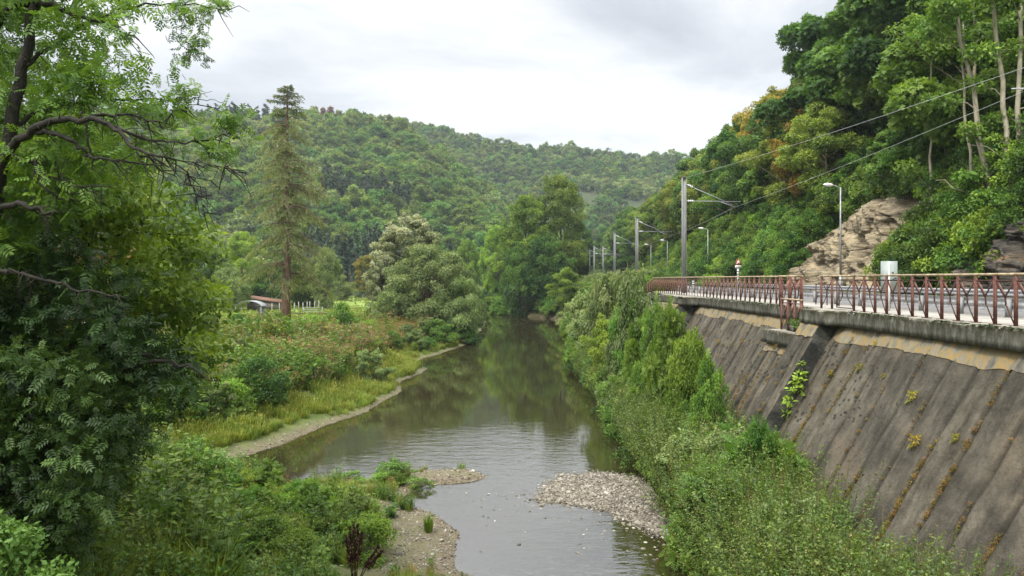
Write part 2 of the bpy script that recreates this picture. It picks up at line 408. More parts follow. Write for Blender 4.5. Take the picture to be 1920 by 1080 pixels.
def land(x, y):
    x = np.asarray(x, float); y = np.asarray(y, float)
    d = shore(x, y)
    # left side
    spit = sst(-9.5, -7.5, x) * (1 - sst(27, 31, y)) * sst(15.5, 18.5, y)
    rise = .12 * sst(0, .4, d) + .22 * sst(.3, 1.6, d) + .7 * sst(1.2, 4.5, d) + .9 * sst(4, 14, d)
    low = .10 * sst(0, .4, d) + .22 * sst(.4, 2.2, d)
    zl = rise * (1 - spit) + low * spit + (fbm(x * .35, y * .35, 9) - .5) * .35 * sst(.8, 3, d)
    zl = zl + 1.0 * (1 - sst(6, 15, y)) * sst(-12, -2, -x)
    # right side: berm, bench of the road, slope of the wood
    s = shift(y)
    f = sst(54, 62, y)
    zwall = .25 * sst(0, .7, d) + .35 * sst(.6, 2, d) + 5.3 * sst(9.45, 9.8, x)
    e0 = 9.9 + s
    zemb = .2 * sst(0, .6, d) + 5.6 * np.clip(d / np.maximum(e0 - (x - d), .5), 0, 1) ** .9
    zr = zwall * (1 - f) + np.minimum(zemb, 5.9) * f
    b = x - (22.6 + s * .9)
    hill = 4.4 * sst(0.2, 4.2, b + 1.2 * (fbm(y * .12, x * .1, 5) - .5)) + .95 * np.clip(b - 2.5, 0, 48) + .15 * np.clip(b - 44, 0, 200)
    hill = hill * (1 - .30 * sst(95, 210, y)) * (1 - .4 * sst(240, 420, y)) + (fbm(x * .08, y * .08, 21) - .5) * 5 * sst(5, 15, b)
    zr = zr + np.where(b > 0, hill, 0)
    side = (x > 1.0 + np.clip(y - 130, 0, 60) * .1)
    z = np.where(side, zr, zl)
    z = np.where(d < 0, np.maximum(-.9, .25 * d - .02), z)
    bd = pdist(BAR, x, y)
    z = np.where(bd < .6, np.maximum(z, .085 * sst(.5, -.9, bd) - .03 + .03 * fbm(x * 3, y * 3, 8)), z)
    return z
def land1(x, y): return float(land(np.array([x]), np.array([y]))[0])

# ------------------------------------------------------------------ world and sun
w = bpy.data.worlds.new('World'); SC.world = w; w.use_nodes = True
N, L = w.node_tree.nodes, w.node_tree.links; N.clear()
sky = N.new('ShaderNodeTexSky'); sky.sky_type = 'NISHITA'; sky.sun_disc = False
SUN_EL, SUN_AZ = R(52), R(215)      # azimuth clockwise from +Y
sky.sun_elevation = SUN_EL; sky.sun_rotation = SUN_AZ
b1 = N.new('ShaderNodeBackground'); b1.inputs[1].default_value = .10; L.new(sky.outputs[0], b1.inputs[0])
tc = N.new('ShaderNodeTexCoord'); sp = N.new('ShaderNodeSeparateXYZ'); L.new(tc.outputs['Generated'], sp.inputs[0])
zz = math_(N, L, 'MAXIMUM', sp.outputs[2], 0.0)
den = math_(N, L, 'ADD', zz, .22)
cb = N.new('ShaderNodeCombineXYZ')
L.new(math_(N, L, 'DIVIDE', sp.outputs[0], den), cb.inputs[0]); L.new(math_(N, L, 'DIVIDE', sp.outputs[1], den), cb.inputs[1])
mp = N.new('ShaderNodeMapping'); mp.inputs['Location'].default_value = (4.1, 3.3, 0); mp.inputs['Scale'].default_value = (.85, 1.15, 1); L.new(cb.outputs[0], mp.inputs[0])
n1 = N.new('ShaderNodeTexNoise'); n1.inputs['Scale'].default_value = .95; n1.inputs['Detail'].default_value = 7; n1.inputs['Roughness'].default_value = .57; n1.inputs['Distortion'].default_value = .35
L.new(mp.outputs[0], n1.inputs['Vector'])
cr = ramp(N, [(.34, (.38, .40, .435)), (.44, (.53, .545, .57)), (.52, (.70, .705, .712)), (.64, (.79, .79, .785))]); L.new(n1.outputs['Fac'], cr.inputs[0])
zen = math_(N, L, 'MULTIPLY_ADD', math_(N, L, 'SMOOTH_MIN', zz, 1.0, .1), 0, 1.0)
mr = N.new('ShaderNodeMapRange'); mr.inputs['From Min'].default_value = .30; mr.inputs['From Max'].default_value = .95
mr.inputs['To Min'].default_value = 1.0; mr.inputs['To Max'].default_value = 4.5; mr.interpolation_type = 'SMOOTHSTEP'; L.new(zz, mr.inputs['Value'])
b2 = N.new('ShaderNodeBackground'); L.new(cr.outputs[0], b2.inputs[0])
SKY_K = .56
L.new(math_(N, L, 'MULTIPLY', mr.outputs[0], SKY_K), b2.inputs[1])
ms = N.new('ShaderNodeMixShader'); ms.inputs[0].default_value = .94
L.new(b1.outputs[0], ms.inputs[1]); L.new(b2.outputs[0], ms.inputs[2])
wo = N.new('ShaderNodeOutputWorld'); L.new(ms.outputs[0], wo.inputs['Surface'])
sl = bpy.data.lights.new('sun', 'SUN'); sl.energy = 1.5; sl.angle = R(12); sl.color = (1, .96, .9)
so = bpy.data.objects.new('sun', sl); COL.objects.link(so); so.location = (-20, -20, 60)
sd = Vector((math.sin(SUN_AZ) * math.cos(SUN_EL), math.cos(SUN_AZ) * math.cos(SUN_EL), math.sin(SUN_EL)))
so.rotation_euler = sd.to_track_quat('Z', 'Y').to_euler()
SC.view_settings.view_transform = 'Standard'; SC.view_settings.look = 'None'; SC.view_settings.gamma = 1
SC.view_settings.exposure = 1.38
SC.render.engine = 'CYCLES'
cy = SC.cycles
cy.max_bounces = 5; cy.diffuse_bounces = 2; cy.glossy_bounces = 2; cy.transmission_bounces = 3; cy.transparent_max_bounces = 8; cy.volume_bounces = 0
cy.use_denoising = True; cy.caustics_reflective = False; cy.caustics_refractive = False
cy.sample_clamp_indirect = 4

#@@GROUND
# ------------------------------------------------------------------ ground
def ground_mat():
    m, nt, N, L = mat('ground')
    tc = N.new('ShaderNodeTexCoord'); v = tc.outputs['Object']
    a = N.new('ShaderNodeAttribute'); a.attribute_name = 'mud'
    g = ramp(N, [(.3, (.045, .062, .014)), (.5, (.085, .115, .024)), (.7, (.14, .155, .04))]); L.new(noise(N, L, v, .9, 6, .65), g.inputs[0])
    u = ramp(N, [(.28, (.05, .036, .02)), (.42, (.11, .085, .052)), (.55, (.18, .150, .10)), (.62, (.12, .095, .06)), (.8, (.27, .235, .175))]); L.new(noise(N, L, v, 9, 8, .75), u.inputs[0])
    bd = N.new('ShaderNodeAttribute'); bd.attribute_name = 'bed'
    f = math_(N, L, 'ADD', a.outputs['Fac'], math_(N, L, 'MULTIPLY_ADD', noise(N, L, v, 1.6, 4), 1.0, -.5), clamp=True)
    c = mix(N, L, f, g.outputs[0], u.outputs[0])
    md = N.new('ShaderNodeAttribute'); md.attribute_name = 'meadow'
    mg = ramp(N, [(.3, (.10, .15, .028)), (.55, (.165, .225, .042)), (.75, (.21, .26, .06))]); L.new(noise(N, L, v, .35, 6, .6), mg.inputs[0])
    c = mix(N, L, md.outputs['Fac'], c, mg.outputs[0])
    bc = ramp(N, [(.35, (.030, .022, .010)), (.6, (.060, .045, .020)), (.75, (.10, .08, .045))]); L.new(noise(N, L, v, 2.5, 6, .7), bc.inputs[0])
    c = mix(N, L, bd.outputs['Fac'], c, bc.outputs[0])
    p = N.new('ShaderNodeBsdfPrincipled'); L.new(c, p.inputs['Base Color']); p.inputs['Roughness'].default_value = .9; p.inputs['Specular IOR Level'].default_value = .2
    b = N.new('ShaderNodeBump'); b.inputs['Strength'].default_value = .7; b.inputs['Distance'].default_value = .06
    L.new(noise(N, L, v, 14, 6, .7), b.inputs['Height']); L.new(b.outputs[0], p.inputs['Normal'])
    o = N.new('ShaderNodeOutputMaterial'); L.new(p.outputs[0], o.inputs[0])
    return m
def axis(parts):
    out = [np.array([parts[0][0]])]
    for a, b, s in parts: out.append(np.linspace(a, b, max(2, int(round((b - a) / s)) + 1))[1:])
    return np.concatenate(out)
gx = axis([(-900,-200,20),(-200,-70,5),(-70,-24,1.2),(-24,10,.25),(10,26,.5),(26,80,2),(80,200,8),(200,900,30)])
gy = axis([(-60,-8,4),(-8,14,.8),(14,34,.25),(34,70,.5),(70,130,1),(130,260,3),(260,500,10),(500,1500,40)])
X, Y = np.meshgrid(gx, gy, indexing='ij')
Zg = land(X, Y)
dsh = shore(X, Y)
gm = mesh_np('ground', np.stack([X, Y, Zg], -1).reshape(-1, 3), [grid_faces(len(gx), len(gy))], ground_mat(), smooth=True)
spitm = sst(-9.5, -7.5, X) * (1 - sst(27, 31, Y)) * (X < 1)
mud = np.where(X < 1, np.clip(1.0 - dsh / (.55 + 3.4 * spitm + 1.0 * (1 - sst(30, 42, Y))), 0, 1), np.clip(1 - dsh / .8, 0, 1))
mud = np.maximum(mud, (pdist(BAR, X, Y) < .6) * 1.0)
mead = sst(60, 78, Y) * sst(8, 14, -X) * (dsh > 3)
for nm, arr in (('mud', mud), ('bed', sst(.03, -.06, Zg) * (dsh < 3)), ('meadow', mead)):
    at = gm.attributes.new(nm, 'FLOAT', 'POINT'); at.data.foreach_set('value', arr.astype(np.float32).ravel())
tag(link('ground', gm), 'green river banks with a strip of bare mud at the water', 'ground', kind='structure')

# water
def water_mat():
    m, nt, N, L = mat('river_water')
    tc = N.new('ShaderNodeTexCoord'); v = tc.outputs['Object']
    sp = N.new('ShaderNodeSeparateXYZ'); L.new(v, sp.inputs[0])
    mp = N.new('ShaderNodeMapping'); mp.inputs['Scale'].default_value = (.55, 1.25, 1); mp.inputs['Rotation'].default_value = (0, 0, .25); L.new(v, mp.inputs[0])
    near = N.new('ShaderNodeMapRange'); near.inputs['From Min'].default_value = 44; near.inputs['From Max'].default_value = 26; near.interpolation_type = 'SMOOTHSTEP'
    wob = math_(N, L, 'MULTIPLY_ADD', noise(N, L, v, .18, 3), 22, -11)
    L.new(math_(N, L, 'ADD', sp.outputs[1], wob), near.inputs['Value'])
    left = N.new('ShaderNodeMapRange'); left.inputs['From Min'].default_value = -7.5; left.inputs['From Max'].default_value = -4.0; L.new(sp.outputs[0], left.inputs['Value'])
    msk = math_(N, L, 'MULTIPLY', near.outputs[0], left.outputs[0])
    n1 = noise(N, L, mp.outputs[0], 1.7, 3, .5); n2 = noise(N, L, mp.outputs[0], 4.6, 2, .55); n3 = noise(N, L, mp.outputs[0], 11, 1, .5)
    h = math_(N, L, 'ADD', math_(N, L, 'MULTIPLY', n1, .6), math_(N, L, 'ADD', math_(N, L, 'MULTIPLY', n2, .32), math_(N, L, 'MULTIPLY', n3, .08)))
    b = N.new('ShaderNodeBump'); b.inputs['Distance'].default_value = .045
    L.new(math_(N, L, 'MULTIPLY_ADD', msk, .42, .04), b.inputs['Strength']); L.new(h, b.inputs['Height'])
    fr = N.new('ShaderNodeFresnel'); fr.inputs['IOR'].default_value = 3.7; L.new(b.outputs[0], fr.inputs['Normal'])
    gl = N.new('ShaderNodeBsdfGlossy'); gl.inputs['Roughness'].default_value = .015; gl.inputs['Color'].default_value = (1, 1, 1, 1); L.new(b.outputs[0], gl.inputs['Normal'])
    tr = N.new('ShaderNodeBsdfTransparent'); tr.inputs[0].default_value = (.62, .52, .30, 1)
    df = N.new('ShaderNodeBsdfDiffuse'); df.inputs[0].default_value = (.055, .047, .020, 1)
    m1 = N.new('ShaderNodeMixShader'); m1.inputs[0].default_value = .45; L.new(tr.outputs[0], m1.inputs[1]); L.new(df.outputs[0], m1.inputs[2])
    m2 = N.new('ShaderNodeMixShader'); L.new(fr.outputs[0], m2.inputs[0]); L.new(m1.outputs[0], m2.inputs[1]); L.new(gl.outputs[0], m2.inputs[2])
    o = N.new('ShaderNodeOutputMaterial'); L.new(m2.outputs[0], o.inputs[0])
    return m
wx = np.array([-60, 9.0]); wy = np.array([-30, 190.0])
wm = mesh_np('river', [(-60,-30,0),(8.9,-30,0),(8.9,190,0),(-60,190,0)], [[[0,1,2,3]]], water_mat())
tag(link('river', wm), 'shallow river, rippled near the gravel and mirror-dark further up', 'river', kind='structure')

# hills
M['hill'] = surface('hill_soil', [(.35,(.035,.05,.018)), (.55,(.06,.075,.03)), (.75,(.15,.115,.075))], .02, rough=.95, bump=0)
def hill_fn(sky_pts, Db, Dr, zb=2.0, tree=11.0, back=1.25):
    sx = np.array([p[0] for p in sky_pts], float); sy = np.array([p[1] for p in sky_pts], float)
    db = np.array([p[0] for p in Db], float), np.array([p[1] for p in Db], float)
    dr = np.array([p[0] for p in Dr], float), np.array([p[1] for p in Dr], float)
    def f(px, t):
        """px = bearing, t = 0 foot .. 1 ridge .. >1 behind; returns x, y, z"""
        b = np.interp(px, *db); r = np.interp(px, *dr); y = b + (r - b) * t
        zt = EYE + (HOR - np.interp(px, sx, sy)) / F * r - tree
        q = np.clip(t, 0, 1); z = zb + (zt - zb) * (q ** 1.15 * .75 + .25 * sst(0, 1, q))
        z = z - np.clip(t - 1, 0, 5) * 25
        x = (px - 960) / F * y
        z = z + (fbm(x * .012, y * .012, 31, 3) - .5) * 34 * np.clip(np.minimum(q * 2.5, (1 - q) * 2.5 + .12), 0, 1)
        return np.stack([x, y, z], -1)
    return f
HA = hill_fn([(-900,150),(-300,190),(0,200),(370,205),(620,206),(700,214),(770,232),(820,268),(880,318),(940,372),(1010,425),(1080,470),(1160,500)],
             [(-900,170),(0,215),(500,245),(900,270),(1160,300)], [(-900,420),(0,460),(600,500),(800,470),(1160,420)])
HB = hill_fn([(500,270),(640,235),(740,214),(800,226),(900,252),(1000,268),(1060,266),(1130,276),(1200,291),(1250,283),(1330,300),(1500,330)],
             [(500,500),(900,480),(1160,430),(1500,420)], [(500,720),(900,700),(1500,680)])
def hill_obj(f, a, b, label, tmax=1.35):
    pp = np.linspace(a, b, 220); tt = np.linspace(-.08, tmax, 90); A, B = np.meshgrid(pp, tt, indexing='ij')
    me = mesh_np('hill', f(A, B).reshape(-1, 3), [grid_faces(220, 90)], M['hill'], smooth=True)
    return tag(link('hill', me), label, 'hill', kind='structure')
hill_obj(HA, -900, 1160, 'wooded hill on the left behind the meadow')
hill_obj(HB, 500, 1500, 'farther wooded hill closing the valley')

# ------------------------------------------------------------------ tree library
lib('ash', 11, 14.5, 4.4, 2.6, 64, 27000, .29, M['leaf_mid'], M['bark_pale'], 'oval', limbs=30, rt=.17, crange=(.11, .34), shell=.6, tpl=CLOV)
lib('ash_b', 12, 15.5, 4.0, 3.6, 58, 30000, .27, M['leaf_mid2'], M['bark_pale'], 'oval', limbs=28, rt=.16, crange=(.10, .32), shell=.55)
lib('oak', 13, 13, 5.0, 2.2, 70, 27000, .29, M['leaf_dark'], M['bark'], 'round', limbs=30, rt=.22, crange=(.10, .34), shell=.6, tpl=CLOV)
lib('oak_b', 14, 14, 4.6, 3.0, 62, 30000, .27, M['leaf_mid2'], M['bark'], 'round', limbs=26, rt=.2, crange=(.10, .36), shell=.6)
lib('ash_y', 19, 14, 4.2, 2.8, 60, 26000, .28, M['leaf_yellowish'], M['bark_pale'], 'oval', limbs=28, rt=.16, crange=(.11, .33), shell=.55)
lib('birch', 15, 12, 3.4, 3.0, 60, 20000, .24, M['leaf_bright'], M['bark_pale'], 'oval', limbs=20, rt=.12)
lib('maple_y', 16, 12, 4.2, 3.0, 66, 22000, .28, M['leaf_yellow'], M['bark'], 'round', limbs=22)
lib('maple_a', 17, 11, 4.0, 3.0, 60, 20000, .28, M['leaf_autumn'], M['bark'], 'round', limbs=22)
lib('bush_mid', 21, 2.4, 1.5, .1, 40, 9000, .12, M['leaf_mid'], M['bark'], 'dome', limbs=16, rt=.035, stems=4, crange=(.2,.34))
lib('bush_dark', 22, 2.6, 1.7, .1, 42, 9000, .12, M['leaf_dark'], M['bark'], 'dome', limbs=16, rt=.035, stems=4, crange=(.2,.34))
lib('bush_bright', 23, 2.4, 1.5, .1, 40, 8000, .12, M['leaf_bright'], M['bark'], 'dome', limbs=16, rt=.03, stems=4, crange=(.2,.34))
lib('bush_willow', 24, 3.4, 1.7, .1, 60, 14000, .13, M['leaf_willow'], M['bark'], 'oval', limbs=24, rt=.03, stems=5, crange=(.14,.26), droop=.5)
lib('bush_pinn', 25, 3.0, 1.6, .2, 44, 2600, .34, M['leaf_mid'], M['bark'], 'oval', tpl=PINN, limbs=24, rt=.03, stems=4, crange=(.18,.3))
lib('spit_bush', 26, 1.7, 1.0, .05, 34, 6000, .075, M['leaf_mid'], M['bark'], 'dome', limbs=16, rt=.02, stems=5, crange=(.18,.32))

def spruce_data(nm, seed, H, Rr, base, leafm, barkm, nb=60, per=20, size=.9):
    rng = np.random.default_rng(seed); tb = MB()
    tb.tube([[0, 0, 0], [0, 0, H * .5], [0, 0, H]], [H * .013, H * .009, .02], 6)
    Vs = []; n = nb * per
    z = base + (H - base) * rng.random(nb) ** .9; r = Rr * (1 - (z - base) / (H - base)) ** .85 + .15; a = rng.random(nb) * 6.283
    i = np.repeat(np.arange(nb), per); u = rng.random(n) ** .7
    pos = np.stack([r[i] * u * np.cos(a[i]), r[i] * u * np.sin(a[i]), z[i] - r[i] * .35 * u + rng.normal(0, .12, n)], 1)
    pos[:, :2] += rng.normal(0, .12 * Rr, (n, 2)) * u[:, None]
    out = np.stack([np.cos(a[i]), np.sin(a[i]), np.full(n, -.5)], 1)
    V, Q, T = scatter(LEAF, pos, frames(out + rand_unit(rng, n) * .6, np.array([0, 0, 1.0]) + rand_unit(rng, n) * .4), size * rng.uniform(.6, 1.2, n), np.clip(rng.normal(.5, .25, n), 0, 1))
    return tb.mesh(nm + '_trunk', barkm, True), mesh_np(nm + '_crown', V, [Q], leafm, tint=T)
LIB['spruce'] = spruce_data('spruce', 31, 17, 2.7, 2.5, M['needle_dark'], M['bark'])
LIB['spruce_bare'] = spruce_data('spruce_bare', 32, 19, 2.4, 9.5, M['needle_dark'], M['bark_pale'])

#@@WOODS
# ------------------------------------------------------------------ far woods (one mass each)
farm = []
for i in range(5):
    t_, c_ = tree_data('far%d' % i, 40 + i, 9.5 + i * .7, 4.2, 1.5, 30, 2000, .85, M['leaf_far'] if i < 3 else M['leaf_far2'], M['bark'], 'round', limbs=4, rt=.2, crange=(.14, .36))
    farm.append(c_)
t_, c_ = tree_data('far_yellow', 47, 10, 4.4, 1.5, 24, 1400, 1.0, M['leaf_willow'], M['bark'], 'round', limbs=3, crange=(.2, .36)); farm.append(c_)
t_, fs = spruce_data('far_spruce', 48, 16, 2.8, 3.5, M['needle_dark'], M['bark_pale'], 36, 14, 1.2); farm.append([t_, fs])
t_, c_ = tree_data('far_rust', 49, 11, 3.6, 1.5, 20, 1000, 1.0, M['leaf_rust'], M['bark'], 'cone', limbs=3); farm.append(c_)
t_, c_ = tree_data('far_thin', 50, 11, 3.6, 5.0, 16, 420, .9, M['leaf_dark'], M['bark'], 'round', limbs=14, rt=.16); farm.append([t_, c_])
FAR = source_coll('far_tree_kinds', farm)
def hill_forest(f, a, b, n, label, rng, B=False):
    px = rng.uniform(a, b, n * 3); t = rng.random(n * 3) ** .9 * 1.12
    p = f(px, t)
    # poisson-like thinning on a grid
    cell = {}; keep = []
    k = np.floor(p[:, :2] / 4.3).astype(int)
    for i, key in enumerate(map(tuple, k)):
        if key in cell: continue
        cell[key] = 1; keep.append(i)
    keep = np.array(keep[:n]); p = p[keep]; px = px[keep]; t = t[keep]
    nz = fbm(p[:, 0] * .02, p[:, 1] * .02, 77); nl_ = fbm(p[:, 0] * .012, p[:, 2] * .02, 78); pk = np.where(rng.random(len(p)) < np.clip(.5 + (nl_ - .5) * 4, .08, .92), rng.integers(3, 5, len(p)), rng.integers(0, 3, len(p)))
    pk = np.where((nz > .58) & (rng.random(len(p)) < .6), 5, pk)
    yy = HOR - (p[:, 2] + 8 - EYE) / p[:, 1] * F
    s = rng.lognormal(-.17, .22, len(p)).clip(.5, 1.35)
    if not B:
        sp1 = (t > .86) & (px < 500); sp2 = (px > 600) & (px < 770) & (t > .30 + (px - 600) * .0004) & (t < .40 + (px - 600) * .0004); sp3 = (px > 560) & (px < 740) & (t < .12)
        pk = np.where((sp1 | sp2 | sp3) & (rng.random(len(p)) < .93), 6, pk)
        pk = np.where((t > .9) & (px > 585) & (px < 622) , 7, pk)
        s = np.where(pk == 6, s * np.where(sp3, 1.1, .85), s)
    else:
        thin = (px > 1020) & (rng.random(len(p)) < .25); pk = np.where(thin, 8, pk)
        rock = (px > 1080) & (fbm(p[:, 0] * .03, p[:, 2] * .05, 5) > .55) & (t < .97)
        p = p[~rock]; pk = pk[~rock]; s = s[~rock] * .95
    p[:, 2] -= .6
    return spread('forest', FAR, p, s, rng, label, 'forest', tilt=.04, pick=pk)
hill_forest(HA, -700, 1150, 8200, 'green wood covering the left hill, dark spruces along its top', np.random.default_rng(61))
hill_forest(HB, 560, 1420, 4200, 'wood covering the farther hill, thin and rocky to the right', np.random.default_rng(62), True)

# trees on the right slope: three rows as things, the rest one mass
rng = np.random.default_rng(91)
kinds = ['ash_y', 'ash', 'oak', 'ash_b', 'oak_b', 'birch', 'maple_y', 'maple_a']
desc = {'ash_y': 'light olive-green ash', 'ash': 'mid green ash', 'ash_b': 'mid green ash', 'oak': 'dark green oak', 'oak_b': 'dark green oak', 'birch': 'bright green birch', 'maple_y': 'yellowish maple', 'maple_a': 'orange-tinged maple'}
rowname = ['tree row right beside the road', 'second tree row above the road', 'third tree row above the road', 'fourth tree row above the road']
ORD = ['first','second','third','fourth','fifth','sixth','seventh','eighth','ninth','tenth','eleventh','twelfth','thirteenth','fourteenth','fifteenth','sixteenth','seventeenth','eighteenth','nineteenth','twentieth',
       'twenty-first','twenty-second','twenty-third','twenty-fourth','twenty-fifth','twenty-sixth','twenty-seventh','twenty-eighth','twenty-ninth','thirtieth']
used = []
for row, (off, y0, y1, st) in enumerate([(4.6, 27, 150, 6.0), (9.5, 26, 150, 6.4), (15.5, 30, 160, 7.0), (22.5, 40, 175, 7.6)]):
    y = y0; k = 0
    while y < y1:
        yy = y + rng.uniform(-1, 1); x = 22.6 + float(shift(yy)) * .9 + off + rng.uniform(-1, 1)
        px = 960 + F * x / yy
        kk = kinds[rng.choice(8, p=([.34, .12, .10, .12, .10, .08, .09, .05] if px < 1560 else [.04, .2, .26, .2, .2, .03, .04, .03]))]
        sc = rng.uniform(.78, 1.38) * (1.0 if row else .8)
        if row == 0 and 31 < yy < 45.5: y += st; continue
        # hold back the row over the rock faces
        if row == 0 and (47 < yy < 66): sc *= .45; kk = 'ash'
        if row <= 1 and 1500 < px < 1640 and kk in ('birch',): kk = 'maple_y'
        if 1380 < px < 1590 and row >= 1 and rng.random() < .62: kk = 'maple_a' if rng.random() < .45 else 'maple_y'
        if 1640 < px < 1880 and kk not in ('oak', 'oak_b', 'ash'): kk = 'oak'
        if px < 1300 and rng.random() < .3: kk = 'birch'
        if px < 2150:
            side = 'near' if px > 1600 else 'far'
            lab = '%s, %s from the near end of the %s' % (desc[kk], ORD[min(k, 29)], rowname[row])
            place('broadleaf_tree', kk, (x, yy, land1(x, yy) - .2), sc, rng.random() * 6.28, lab, 'tree', 'trees on the slope right of the road'); k += 1
            used.append((x, yy))
        y += st * rng.uniform(.85, 1.15)
# the remaining wood of that slope
n = 1500
x = rng.uniform(25, 110, n); y = rng.uniform(8, 330, n); b = x - (22.6 + shift(y) * .9)
U = np.array(used)
ok = (b > 3) & ~((b < 26) & (y < 150))
ok &= (x / y < 1.5) | (rng.random(n) < .15)
p = np.stack([x, y, land(x, y) - .3], 1)[ok]
cell = {}; keep = []
for i, key in enumerate(map(tuple, np.floor(p[:, :2] / 5).astype(int))):
    if key not in cell: cell[key] = 1; keep.append(i)
p = p[keep]
HW = source_coll('slope_tree_kinds', [LIB[k] for k in ('ash', 'oak', 'ash_b', 'oak_b', 'maple_y', 'maple_a', 'ash_y')])
spread('wood_on_slope', HW, p, rng.uniform(.75, 1.3, len(p)), rng, 'dense wood filling the upper part of the right-hand slope', 'wood', tilt=.04, pick=rng.choice(7, len(p), p=[.18,.18,.17,.16,.07,.05,.19]))
# bushes of the slope's foot
BK = source_coll('bush_kinds', [LIB[k] for k in ('bush_mid', 'bush_dark', 'bush_bright')])
y = 20 * (190 / 20) ** rng.random(1500); b = rng.uniform(.6, 9, 1500) ; x = 22.6 + shift(y) * .9 + b
ok = ~((y > 46.5) & (y < 66) & (b < 4.6)) & ~((y > 18) & (y < 38.5) & (b < 2.6)); x, y = x[ok], y[ok]
spread('slope_undergrowth', BK, np.stack([x, y, land(x, y) - .3], 1), rng.uniform(.7, 1.6, len(x)), rng, 'green undergrowth at the foot of the wooded slope beside the road', 'undergrowth')
# ------------------------------------------------------------------ retaining wall
def wall_mat(name, base, pits=True):
    m, nt, N, L = mat(name)
    tc = N.new('ShaderNodeTexCoord'); v = tc.outputs['Object']
    mp = N.new('ShaderNodeMapping'); mp.inputs['Scale'].default_value = (1, 2.2, .35); L.new(v, mp.inputs[0])
    a = ramp(N, base); L.new(noise(N, L, v, 1.1, 8, .68), a.inputs[0])
    st = ramp(N, [(.36, (.45, .43, .40)), (.52, (1, 1, 1)), (.68, (1.3, 1.26, 1.18))]); L.new(noise(N, L, mp.outputs[0], 1.5, 6, .65), st.inputs[0])
    c = mix(N, L, .75, a.outputs[0], st.outputs[0], 'MULTIPLY')
    br = ramp(N, [(.56, (0, 0, 0)), (.70, (1, 1, 1))]); L.new(noise(N, L, v, .55, 5, .6), br.inputs[0])
    c = mix(N, L, math_(N, L, 'MULTIPLY', br.outputs[0], .45), c, (.15, .105, .065))
    p = N.new('ShaderNodeBsdfPrincipled'); p.inputs['Roughness'].default_value = .85; p.inputs['Specular IOR Level'].default_value = .25
    h = math_(N, L, 'ADD', noise(N, L, v, 9, 7, .7), math_(N, L, 'MULTIPLY', noise(N, L, v, 2.2, 4, .6), 1.5))
    if pits:
        vo = N.new('ShaderNodeTexVoronoi'); vo.inputs['Scale'].default_value = 4.6; vo.inputs['Randomness'].default_value = 1
        mq = N.new('ShaderNodeMapping'); mq.inputs['Scale'].default_value = (1, .75, 1.4); L.new(v, mq.inputs[0]); L.new(mq.outputs[0], vo.inputs['Vector'])
        sp = N.new('ShaderNodeSeparateXYZ'); L.new(v, sp.inputs[0])
        z1 = N.new('ShaderNodeMapRange'); z1.inputs['From Min'].default_value = -14; z1.inputs['From Max'].default_value = -9.5; L.new(sp.outputs[1], z1.inputs['Value'])
        zn = ramp(N, [(.42, (0, 0, 0)), (.58, (1, 1, 1))]); L.new(noise(N, L, v, .9, 3), zn.inputs[0])
        th = math_(N, L, 'MULTIPLY', math_(N, L, 'MULTIPLY_ADD', z1.outputs[0], .31, .05), zn.outputs[0])
        pit = math_(N, L, 'LESS_THAN', vo.outputs['Distance'], th)
        c = mix(N, L, math_(N, L, 'MULTIPLY', pit, .8), c, (.018, .016, .012))
        h = math_(N, L, 'SUBTRACT', h, math_(N, L, 'MULTIPLY', pit, 1.2))
    pa = N.new('ShaderNodeAttribute'); pa.attribute_name = 'panel'; ja = N.new('ShaderNodeAttribute'); ja.attribute_name = 'joint'
    pr_ = ramp(N, [(0, (.80, .80, .80)), (1, (1.16, 1.15, 1.12))]); L.new(pa.outputs['Fac'], pr_.inputs[0]); 
    if pits: c = mix(N, L, 1.0, c, pr_.outputs[0], 'MULTIPLY')
    c = mix(N, L, math_(N, L, 'MULTIPLY', ja.outputs['Fac'], .8), c, (.022, .019, .012))
    L.new(c, p.inputs['Base Color'])
    b = N.new('ShaderNodeBump'); b.inputs['Strength'].default_value = 1.0; b.inputs['Distance'].default_value = .05
    L.new(h, b.inputs['Height']); L.new(b.outputs[0], p.inputs['Normal'])
    o = N.new('ShaderNodeOutputMaterial'); L.new(p.outputs[0], o.inputs[0])
    return m
M['wall'] = wall_mat('wall_concrete', [(.30, (.036, .032, .022)), (.45, (.073, .064, .047)), (.58, (.110, .098, .074)), (.75, (.165, .148, .114))])
M['wet'] = wall_mat('wet_black_algae', [(.3, (.016, .017, .014)), (.46, (.034, .035, .030)), (.56, (.070, .070, .058)), (.70, (.13, .125, .105))], False)
M['band'] = surface('lichen_band', [(.30,(.06,.055,.042)), (.41,(.12,.112,.085)), (.47,(.17,.152,.10)), (.53,(.26,.17,.05)), (.58,(.17,.155,.115)), (.66,(.21,.19,.13)), (.76,(.27,.19,.07))], 2.6, 8, bump=.6, stretch=(1, 1.3, .6), bscale=12)
